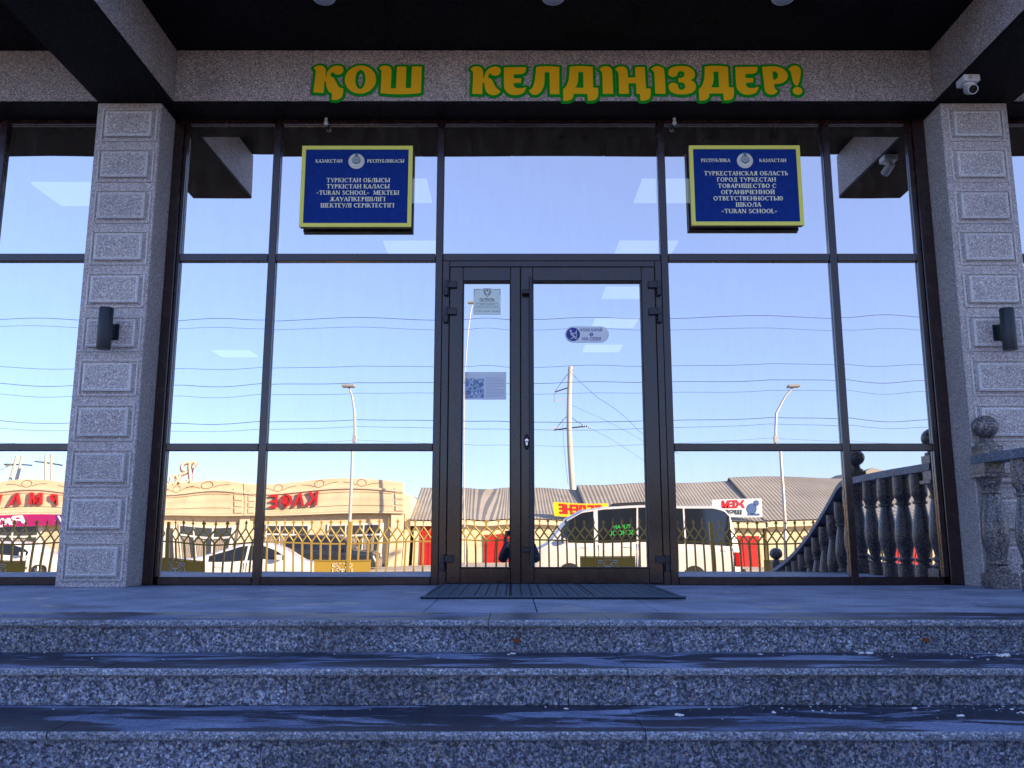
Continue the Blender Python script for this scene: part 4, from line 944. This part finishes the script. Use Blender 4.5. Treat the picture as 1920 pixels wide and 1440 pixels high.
# wall letters stand off the wall
def wall_letters(body, xr, dx, z, h, y):
    for k, ch in enumerate(body): text('letter', ch, h, (xr - dx * k, y, z), M_red, CB, face='+y', depth=.10, bold=.02, label='red raised wall letter' if 0 else None)
wall_letters('КАФЕ', -10.30, .70, 1.80, .58, CY + .56); wall_letters('СУПЕРМАРКЕТ', -20.95, .83, 1.82, .47, CY + .56)
BN = root('market_banner', 'purple and magenta banner above the market windows', 'banner', (-26, CY, .9))
B('banner_sheet', mat('purple_vinyl', (.12, .02, .22), .5), BN, -24.2, -21.0, CY + .46, CY + .49, .92, 1.40); B('banner_sheet', mat('magenta_vinyl', (.38, .01, .13), .5), BN, -28.6, -24.25, CY + .46, CY + .49, .92, 1.40)
text('lettering', 'ÜNEKOV', .33, (-22.9, CY + .50, 1.0), M_white, BN, face='+y', width=2.3, bold=.02, depth=.02, shear=.2); text('lettering', 'Вкус', .33, (-26.3, CY + .50, 1.0), M_white, BN, face='+y', width=1.9, bold=.02, depth=.02, shear=.3)
RS = root('roof_sign', 'pale script sign with red edge on the market roof', 'sign', (-18.6, CY, 2.9))
def script_strokes(strokes, ox, oz, sc, y, r_, m, name):
    m_ = MB()
    for st in strokes:
        pts = smooth([(p[0], p[1]) for p in st] + [(st[-1][0], st[-1][1])], 4)[:-8]
        m_.tube([(ox - p[0] * sc, y, oz + p[1] * sc) for p in pts], r_, 6)
    m_.build(name, m, RS, smooth=True)
ST_ = [[(.10, .78), (.02, .98), (.12, 1.12), (.30, 1.05), (.30, .85), (.12, .30), (.02, .02), (-.12, .02)], [(.30, 1.0), (.50, 1.14), (.72, 1.02), (.66, .78), (.40, .60), (.70, .50), (.74, .22), (.50, .02), (.24, .08), (.20, .22)],
       [(1.14, .44), (.96, .50), (.84, .28), (.94, .06), (1.12, .16), (1.18, .46), (1.18, .10), (1.32, .04)], [(1.34, .46), (1.32, .12), (1.46, .02), (1.62, .20), (1.66, .46), (1.66, .10), (1.80, .04)]]
script_strokes(ST_, -16.95, 2.98, 1.0, CY - .1, .085, M_sand2, 'lettering'); script_strokes(ST_, -16.98, 2.96, 1.0, CY - .2, .115, M_red, 'lettering_edge')
B('support', M_steel, RS, -20, -17, CY - .32, CY - .27, 2.98, 3.02)
for x in (-19.8, -18.5, -17.1): B('support', M_steel, RS, x - .03, x + .03, CY - .32, CY - .27, 2.4, 3.9 if x > -17.5 else 3.1)
B('side_wall', M_sand2, CB, -5.79, -5.5, CY - 9, CY + .1, GZ, 2.3)

# ---- long grey-roofed shed row
def corrug():
    m = mat('grey_corrugated_roof', (.5, .46, .4), .7, 0, .2); co = worldco(m)
    n_ = nd(m, 'ShaderNodeTexNoise', Scale=.5, Detail=6.0); lk(m, co, n_.inputs['Vector']); r_ = ramp(m, [(.3, (.31, .28, .23)), (.7, (.41, .375, .31))]); lk(m, n_.outputs['Fac'], r_.inputs[0]); lk(m, r_.outputs[0], bsdf(m).inputs['Base Color']); return m
M_roof = corrug(); M_crw = mat('pale_yellow_render', (.72, .62, .38), .85); n = nd(M_crw, 'ShaderNodeTexNoise', Scale=1.2, Detail=6.0); lk(M_crw, worldco(M_crw), n.inputs['Vector']); r = ramp(M_crw, [(.3, (.66, .56, .34)), (.7, (.78, .68, .44))]); lk(M_crw, n.outputs['Fac'], r.inputs[0]); lk(M_crw, r.outputs[0], bsdf(M_crw).inputs['Base Color'])
M_gate = mat('red_painted_gate', (.48, .02, .015), .45)
def shed(x0, x1, eave, ridge, label, gates, sign=None):
    S_ = root('shed_building', label, 'building', ((x0 + x1) / 2, CY, GZ), group='grey roofed sheds across the street')
    B('wall', M_crw, S_, x0, x1, CY - 9, CY, GZ, eave)
    m_ = MB(); x = x0 - .2; step = .20; yA, yB_ = CY + .45, CY - 6.5
    while x < x1 + .2:
        m_.poly([(x, yA, eave - .02), (x + step * .5, yA, eave + .01), (x + step * .5, yB_, ridge + .01), (x, yB_, ridge - .02)]); m_.poly([(x + step * .5, yA, eave + .01), (x + step, yA, eave - .02), (x + step, yB_, ridge - .02), (x + step * .5, yB_, ridge + .01)]); x += step
    m_.build('roof', M_roof, S_)
    MB().poly([(x0 - .2, yB_, ridge), (x1 + .2, yB_, ridge), (x1 + .2, yB_ - 5, GZ + 2), (x0 - .2, yB_ - 5, GZ + 2)]).build('rear_roof', M_roof, S_)
    MB().prism([(CY, eave - .01), (yB_, ridge - .06), (CY - 9, eave - .01)], 'x', x0, x0 + .1).build('gable', M_crw, S_)
    B('eave_board', M_sand2, S_, x0 - .15, x1 + .15, CY + .02, CY + .40, eave - .30, eave - .06)
    for a, c_, h in gates:
        g_ = B('gate', M_gate, S_, a, c_, CY + .003, CY + .06, GZ, h)
        k_ = a + .08
        while k_ < c_ - .1: B('gate_rib', M_gate, g_, k_, k_ + .05, CY + .061, CY + .085, GZ + .06, h - .06); k_ += .38
    return S_
shed(-5.3, 4.15, 1.12, 3.10, 'low shed with grey corrugated roof and red gate nearest the cafe', [(-1.45, .35, .35), (-4.9, -3.9, .9)])
shed(4.35, 13.2, 1.15, 3.40, 'middle shed with grey corrugated roof behind the minibus', [(5.0, 7.0, .5), (11.3, 13.0, .5)])
shed(13.4, 38, 1.20, 3.60, 'long right shed with grey corrugated roof and orange doors', [(15.3, 16.4, .45), (20, 22, .5)])
SY = root('yellow_sign', 'yellow sign with red letters above the minibus roof', 'sign', (3.6, CY + .6, 1.2))
B('board', mat('yellow_sign_face', (.80, .60, .01), .5), SY, 2.34, 4.96, CY + .55, CY + .62, 1.30, 2.03); text('lettering', 'БЕДЕНЕ', .44, (3.65, CY + .64, 1.47), M_red, SY, face='+y', width=2.0, bold=.03, depth=.02)
SW = root('white_sign', 'white sign with red and blue print beside the minibus tail', 'sign', (12, CY + .6, 1.2))
B('board', mat('white_sign_face', (.75, .75, .75), .5), SW, 10.55, 13.05, CY + .55, CY + .62, 1.32, 2.12); text('lettering', 'ЖЕМ', .30, (11.62, CY + .64, 1.74), M_red, SW, face='+y', width=1.15, bold=.02, depth=.02); text('lettering', 'ШӨП', .18, (11.6, CY + .64, 1.45), M_ink, SW, face='+y', width=.9, bold=.01, depth=.02)
MB().lathe([(.24, 0), (.24, .02)], (12.55, CY + .63, 1.68), 20, 'y').lathe([(.13, 0), (.13, .02)], (12.78, CY + .63, 1.92), 16, 'y').box(12.35, 12.92, CY + .63, CY + .65, 1.40, 1.48).build('picture_mark', mat('blue_print', (.05, .12, .30), .5), SW)
HS = root('gabled_house', 'small distant gabled house behind the balustrade', 'building', (28, -62, GZ))
MB().box(24, 32, -68, -60, GZ, 3.2).build('wall', M_sand2, HS); MB().prism([(23.6, 3.2), (32.4, 3.2), (28, 5.2)], 'y', -68.2, -59.8).build('roof', M_roof, HS)

# ---- vehicles
M_tyre = mat('tyre_rubber', (.02, .02, .02), .8); M_rim = mat('alloy_rim', (.45, .45, .45), .3, .8); M_tail = mat('tail_lamp_red', (.5, .01, .01), .2); M_head = mat('headlamp_glass', (.7, .72, .75), .1); M_trim = mat('black_trim', (.02, .02, .02), .5)
def paint(name, c, metal=0.0):
    m = mat(name, c, .28, metal); bsdf(m).inputs['Coat Weight'].default_value = .6; bsdf(m).inputs['Coat Roughness'].default_value = .05; return m
M_grey = mat('grey_moulding', (.25, .25, .25), .5)
def loft_body(prof_fn, xs_, name, m, parent, smooth_=True):
    """prof_fn(x) -> list of (y,z) half outline from sill to roof centre"""
    m_ = MB(); rings = []
    for x in xs_:
        h = prof_fn(x); ring = [m_.bm.verts.new((x, y_, z_)) for y_, z_ in h] + [m_.bm.verts.new((x, -y_, z_)) for y_, z_ in h[::-1]]; rings.append(ring)
    for a, c_ in zip(rings, rings[1:]):
        n_ = len(a)
        for k in range(n_): m_.bm.faces.new((a[k], a[(k + 1) % n_], c_[(k + 1) % n_], c_[k]))
    m_.bm.faces.new(rings[0]); m_.bm.faces.new(rings[-1])
    return m_
def interp(tab, x):
    for (a, va), (b2, vb) in zip(tab, tab[1:]):
        if x <= b2: t = (x - a) / (b2 - a); t = max(0, t); return va + (vb - va) * t
    return tab[-1][1]
def vehicle(name, label, cat, top, belt, width, wheels, wr, pm, loc, facing, glass_spans, cabin_in, hub=True, sill=.22):
    """local frame: x forward along length, front at +x, z=0 ground. top/belt tables give roof and shoulder height."""
    V = root(name, label, cat, (0, 0, 0))
    L0, L1 = top[0][0], top[-1][0]; W = width / 2
    xs_ = sorted(set([L0 + (L1 - L0) * k / 56 for k in range(57)] + [t[0] for t in top]))
    def prof(x):
        zt = interp(top, x); zb = min(interp(belt, x), zt - .02); endt = min(1, min(x - L0, L1 - x) / .35 + .0); pinch = W * (1 - .10 * (1 - max(0, endt)) ** 2)
        zs = sill
        for wx in wheels:
            d = abs(x - wx)
            if d < wr * 1.22: zs = max(zs, math.sqrt(max(0, (wr * 1.22) ** 2 - d * d)) * .98 + .02)
        zs = min(zs, zb - .08)
        tuck = pinch - cabin_in * max(0, min(1, (zt - zb) / .5))
        mid = zb - .28 if zb - .28 > zs else (zs + zb) / 2
        return [(pinch * .96, zs), (pinch, max(zs + .02, mid)), (pinch * .985, zb - .03), (pinch * .965, zb), (tuck, zt - .06 if zt - .06 > zb else zb + .005), (tuck - .10, zt - .01 if zt - .01 > zb + .006 else zb + .01), (0.0, zt + .012)]
    body = loft_body(prof, xs_, 'body', pm, V); bo = body.build('body', pm, V, smooth=True)
    # side glass follows the tuck between belt and roof
    for side_ in (-1, 1):
        for a, c_ in glass_spans:
            m_ = MB(); n_ = 12; up = []; lo = []
            for k in range(n_ + 1):
                x = a + (c_ - a) * k / n_; zt = interp(top, x); zb = interp(belt, x); h = prof(x)
                y0_, y1_ = h[3][0], h[4][0]; z0_, z1_ = h[3][1] + .03, h[4][1] - .03
                if z1_ < z0_ + .02: z1_ = z0_ + .02
                f0 = (z0_ - h[3][1]) / max(.01, h[4][1] - h[3][1]); f1 = min(1, (z1_ - h[3][1]) / max(.01, h[4][1] - h[3][1]))
                lo.append((x, side_ * (y0_ + (y1_ - y0_) * f0 + .010), z0_)); up.append((x, side_ * (y0_ + (y1_ - y0_) * f1 + .010), z1_))
            lv = [m_.bm.verts.new(p) for p in lo]; uv = [m_.bm.verts.new(p) for p in up]
            for k in range(n_): m_.bm.faces.new((lv[k], lv[k + 1], uv[k + 1], uv[k]))
            m_.build('side_window', M_vglass, V, smooth=True)
        for wx in wheels:
            w_ = MB().lathe([(wr * .62, -.10), (wr * .96, -.10), (wr, -.07), (wr, .07), (wr * .96, .10), (wr * .62, .10)], (wx, side_ * (W - .11), wr), 28, 'y').build('wheel', M_tyre, V, smooth=True)
            rm = MB().lathe([(wr * .64, 0), (wr * .60, side_ * .02), (wr * .2, side_ * .03)], (wx, side_ * (W - .035), wr), 20, 'y')
            for k in range(7):
                t = k * 2 * math.pi / 7; rm.tube([(wx, side_ * (W - .005), wr), (wx + wr * .58 * math.cos(t), side_ * (W - .005), wr + wr * .58 * math.sin(t))], .022, 4)
            rm.build('rim', M_rim, w_, smooth=True)
        zb = interp(belt, L0 + .12); MB().box(L0 - .02, L0 + .16, side_ * (W - .28) - .12, side_ * (W - .28) + .12, zb - .22, zb - .04, .02).build('tail_lamp', M_tail, V)
        zb = interp(belt, L1 - .2); MB().box(L1 - .26, L1 - .02, side_ * (W - .32) - .14, side_ * (W - .32) + .14, zb - .20, zb - .06, .02).build('headlamp', M_head, V)
        xm = glass_spans[-1][1] - .12; zb = interp(belt, xm); MB().box(xm - .06, xm + .08, min(side_ * W, side_ * (W + .20)), max(side_ * W, side_ * (W + .20)), zb + .02, zb + .17, .02).build('mirror', pm, V)
        for gx in glass_spans:
            xh = gx[0] + .2; zb = interp(belt, xh) - .13; MB().box(xh, xh + .18, min(side_ * (W - .005), side_ * (W + .022)), max(side_ * (W - .005), side_ * (W + .022)), zb, zb + .03, .005).build('door_handle', M_trim if False else pm, V)
        MB().box(L0 + .5, L1 - .5, side_ * (W - .03) - .012, side_ * (W - .03) + .012, sill - .06, sill + .03).build('sill', M_trim, V)
    for side_ in (-1, 1):
        for gx in glass_spans:
            for xe in gx:
                zb = interp(belt, xe); h_ = prof(xe)
                if all(abs(xe - wx) > wr * 1.3 for wx in wheels): MB().box(xe - .006, xe + .006, min(side_ * h_[1][0] * .97, side_ * (h_[1][0] + .003)), max(side_ * h_[1][0] * .97, side_ * (h_[1][0] + .003)), sill + .12, zb - .03).build('door_seam', M_trim, V)
        MB().box(wheels[0] + wr * 1.35, wheels[1] - wr * 1.35, min(side_ * (W - .01), side_ * (W + .008)), max(side_ * (W - .01), side_ * (W + .008)), sill + .20, sill + .26, .003).build('side_moulding', M_trim if cat == 'car' else M_grey, V)
    V.location = loc; V.rotation_euler = (0, 0, R(0 if facing > 0 else 180)); return V
# windscreens as separate panes
def screen(V, top, belt, W, xa, xb, name):
    za, zb = interp(top, xa), interp(top, xb); m_ = MB()
    dirn = 1 if za > zb else -1; nx = .022 * (1 if xb > xa else -1) 
    m_.poly([(xa + .04, -W + .14, za + .024 - .03), (xa + .04, W - .14, za + .024 - .03), (xb, W - .06, zb + .03), (xb, -W + .06, zb + .03)]); m_.build(name, M_vglass, V)
white = paint('white_car_paint', (.78, .77, .74)); silver = paint('silver_car_paint', (.45, .46, .47), .5); dark = paint('dark_grey_car_paint', (.035, .04, .05), .3); vanp = paint('cream_white_van_paint', (.72, .70, .66))
sed_top = [(-2.35, .62), (-2.30, .98), (-1.75, 1.06), (-1.05, 1.32), (-.5, 1.45), (.25, 1.44), (.75, 1.28), (1.25, .98), (2.05, .84), (2.33, .68), (2.38, .5)]; sed_belt = [(-2.35, .60), (-2.3, .93), (-1.4, .96), (.8, .92), (1.3, .90), (2.1, .78), (2.38, .48)]
V1 = vehicle('parked_car', 'white saloon car facing right parked before the cafe windows', 'car', sed_top, sed_belt, 1.82, (-1.42, 1.40), .33, white, (-7.45, -19.5, GZ), -1, [(-1.25, -.25), (-.17, .98)], .20)
V1.rotation_euler[2] = 0
suv_top = [(-2.2, .7), (-2.16, 1.2), (-1.95, 1.62), (-1.4, 1.74), (.3, 1.72), (.75, 1.55), (1.15, 1.10), (1.95, 1.0), (2.2, .8), (2.24, .55)]; suv_belt = [(-2.2, .68), (-2.16, 1.12), (-1.5, 1.10), (.9, 1.04), (1.2, 1.03), (2.0, .94), (2.24, .53)]
V2 = vehicle('parked_car', 'dark grey estate car parked close against the cafe wall', 'car', suv_top, suv_belt, 1.82, (-1.32, 1.33), .35, dark, (-8.75, -36.4, GZ + .0), 1, [(-1.95, -.95), (-.87, -.05), (.03, .95)], .18)
wag_top = [(-2.1, .7), (-2.06, 1.1), (-1.75, 1.42), (-1.2, 1.52), (.1, 1.50), (.55, 1.36), (1.0, 1.02), (1.75, .90), (2.1, .74), (2.14, .5)]; wag_belt = [(-2.1, .68), (-2.06, 1.02), (-1.4, 1.0), (.8, .95), (1.1, .94), (1.8, .84), (2.14, .48)]
V3 = vehicle('parked_car', 'white hatchback on the road before the market windows', 'car', wag_top, wag_belt, 1.75, (-1.3, 1.25), .31, white, (-20.5, -30, GZ), 1, [(-1.7, -.75), (-.67, .75)], .18)
van_top = [(-3.25, .9), (-3.18, 1.7), (-3.02, 2.25), (-2.85, 2.42), (-2.5, 2.50), (1.0, 2.50), (1.6, 2.40), (2.05, 2.12), (2.55, 1.50), (2.75, 1.30), (3.1, 1.12), (3.25, .9), (3.28, .55)]; van_belt = [(-3.25, .88), (-3.22, 1.32), (2.2, 1.32), (2.6, 1.28), (2.8, 1.18), (3.1, 1.02), (3.28, .53)]
VN = vehicle('minibus', 'white high-roof minibus standing along the fence before the red gates', 'minibus', van_top, van_belt, 1.99, (-1.75, 2.05), .36, vanp, (3.85, -21.6, GZ), -1, [(-3.0, -1.55), (-1.48, -.1), (-.03, 1.15), (1.28, 2.28)], .14, sill=.3)
MG = mat('green_window_print', (.02, .45, .06), .5, emit=None)
def on_van(body, h, x, z, w):
    me = text_mesh(body, h, depth=.004, width=w, bold=.004); me.transform(Matrix.Translation((x, 1.015 - .1, z)) @ Matrix.Rotation(R(180), 4, 'Z') @ Matrix.Rotation(R(90), 4, 'X')); return me
# lettering on the side glass, built in the van's own frame (side facing the school)
for body, h, x, z, w in (('TURAN', .12, .45, 1.78, .55), ('SCHOOL', .15, .45, 1.58, .75)):
    me = text_mesh(body, h, depth=.004, width=w, bold=.004)
    me.transform(Matrix.Translation((x, -.99, z)) @ Matrix.Rotation(R(90), 4, 'X')); o = link('lettering', me, MG, VN, world=False)
# roof air unit and rear edge bumper
o = MB().box(-.6, .7, -.5, .5, 2.50, 2.60, .04).build('roof_unit', M_trim, VN, world=False); 
for sy in (-1, 1): MB().box(-3.27, -3.02, sy * .90 - .11, sy * .90 + .11, .72, 1.18, .03).build('tail_lamp', M_tail, VN, world=False)
o = MB().box(-3.36, -3.24, -.95, .95, .34, .62, .03).build('bumper', M_trim, VN, world=False)
# ---- the photographer, standing at the foot of the steps and mirrored in the door
def skin(verts, edges, radii, name, m, parent, rootv=0, sub=2):
    me = bpy.data.meshes.new(name); me.from_pydata([Vector(v) for v in verts], edges, []); ob = bpy.data.objects.new(name, me); col.objects.link(ob)
    md = ob.modifiers.new('skin', 'SKIN'); md.use_smooth_shade = True
    for i, r_ in enumerate(radii):
        sv = me.skin_vertices[0].data[i]; sv.radius = (r_ if isinstance(r_, tuple) else (r_, r_)); sv.use_root = (i == rootv)
    sb_ = ob.modifiers.new('sub', 'SUBSURF'); sb_.levels = sub; sb_.render_levels = sub
    dg = bpy.context.evaluated_depsgraph_get(); m2 = bpy.data.meshes.new_from_object(ob.evaluated_get(dg)); bpy.data.objects.remove(ob)
    m2.polygons.foreach_set('use_smooth', [True] * len(m2.polygons)); return link(name, m2, m, parent)
px, py = .10, -6.78
PE_ = root('person', 'person in a dark navy jacket raising a phone before the steps', 'person', (px, py, GZ))
M_skin = mat('skin', (.42, .24, .16), .55); M_jack = mat('navy_jacket', (.010, .018, .05), .8); M_trou = mat('dark_trousers', (.015, .015, .02), .85); M_hair = mat('dark_hair', (.012, .008, .006), .6); M_shoe = mat('black_shoe', (.01, .01, .01), .5)
def W(x, y, z): return (px + x, py + y, GZ + z)
bv = [W(0, 0, .98), W(0, 0, 1.15), W(0, .01, 1.36), W(0, .01, 1.47), W(0, .03, 1.55), W(0, .04, 1.66)]
be = [(0, 1), (1, 2), (2, 3), (3, 4), (4, 5)]; br_ = [(.15, .11), (.14, .10), (.17, .11), (.07, .07), (.055, .06), (.072, .09)]
for sx in (-1, 1):
    n0 = len(bv); bv += [W(sx * .10, 0, .90), W(sx * .11, .02, .50), W(sx * .12, -.01, .10), W(sx * .13, .13, .04)]; be += [(0, n0), (n0, n0 + 1), (n0 + 1, n0 + 2), (n0 + 2, n0 + 3)]; br_ += [.09, .06, .04, .035]
    n0 = len(bv); bv += [W(sx * .19, .0, 1.42), W(sx * .25, .10, 1.20), W(sx * .10 - .06, .34, 1.47)]; be += [(2, n0), (n0, n0 + 1), (n0 + 1, n0 + 2)]; br_ += [.065, .045, .03]
skin(bv, be, br_, 'body', M_skin, PE_)
jv = [W(0, 0, .88), W(0, 0, 1.12), W(0, .005, 1.36), W(0, .01, 1.48)]; je = [(0, 1), (1, 2), (2, 3)]; jr = [(.20, .15), (.185, .14), (.21, .145), (.10, .09)]
for sx in (-1, 1):
    n0 = len(jv); jv += [W(sx * .205, .0, 1.41), W(sx * .275, .10, 1.20), W(sx * .115 - .055, .30, 1.435)]; je += [(2, n0), (n0, n0 + 1), (n0 + 1, n0 + 2)]; jr += [.088, .072, .05]
skin(jv, je, jr, 'jacket', M_jack, PE_)
tv = [W(0, 0, .92)]; te = []; tr_ = [(.165, .125)]
for sx in (-1, 1): n0 = len(tv); tv += [W(sx * .10, 0, .80), W(sx * .11, .02, .50), W(sx * .12, -.01, .09)]; te += [(0, n0), (n0, n0 + 1), (n0 + 1, n0 + 2)]; tr_ += [.105, .075, .065]
skin(tv, te, tr_, 'trousers', M_trou, PE_)
for sx in (-1, 1): skin([W(sx * .12, -.05, .05), W(sx * .125, .06, .05), W(sx * .13, .17, .035)], [(0, 1), (1, 2)], [.045, .05, .038], 'shoe', M_shoe, PE_)
hm_ = MB().ball(W(0, .02, 1.70), .098, 20, 1.12); 
for v in hm_.bm.verts:
    if v.co.y > py + .05 and v.co.z < GZ + 1.74: v.co.y = py + .05
hm_.build('hair', M_hair, PE_, smooth=True)
MB().prism([(py + .125, GZ + 1.60), (py + .155, GZ + 1.605), (py + .13, GZ + 1.655)], 'x', px - .012, px + .012).build('nose', M_skin, PE_)
for sx in (-1, 1):
    MB().ball(W(sx * .03, .118, 1.665), .010, 8).build('eye', M_black, PE_)
    MB().ball(W(sx * .078, .035, 1.645), .020, 10, 1.4).build('ear', M_skin, PE_)
MB().box(px - .022, px + .022, py + .118, py + .126, GZ + 1.578, GZ + 1.586, .002).build('mouth', mat('lips', (.32, .10, .08), .5), PE_)
PH = root('phone', 'black phone held up in both hands of the photographer', 'phone', (0, -6.335, .36))
B('phone_body', M_shoe, PH, -.12, .04, -6.338, -6.330, .33, .405, .003); 
for (hx, sgn) in ((-.125, 1), (.045, -1)):
    hv = [(hx - sgn * .015, -6.42, .235), (hx, -6.385, .285), (hx, -6.365, .325)]; hr = [.022, (.034, .018), (.036, .016)]
    hd2 = skin(hv, [(0, 1), (1, 2)], hr, 'hand', M_skin, PE_)
    for q in range(4):
        z_ = .338 + q * .019; ln = (.044, .050, .048, .036)[q]
        skin([(hx, -6.362, z_ - .008), (hx - sgn * .012, -6.335 + .008, z_), (hx + sgn * (ln - .012), -6.3245, z_ + .002)], [(0, 1), (1, 2)], [.009, .008, .0065], 'finger', M_skin, PE_, sub=1)
    skin([(hx, -6.375, .31), (hx + sgn * .012, -6.352, .322), (hx + sgn * .034, -6.346, .345)], [(0, 1), (1, 2)], [.012, .010, .008], 'thumb', M_skin, PE_, sub=1)
print('objects', len(bpy.data.objects), 'tris', sum(len(o.data.polygons) for o in bpy.data.objects if o.type == 'MESH'))
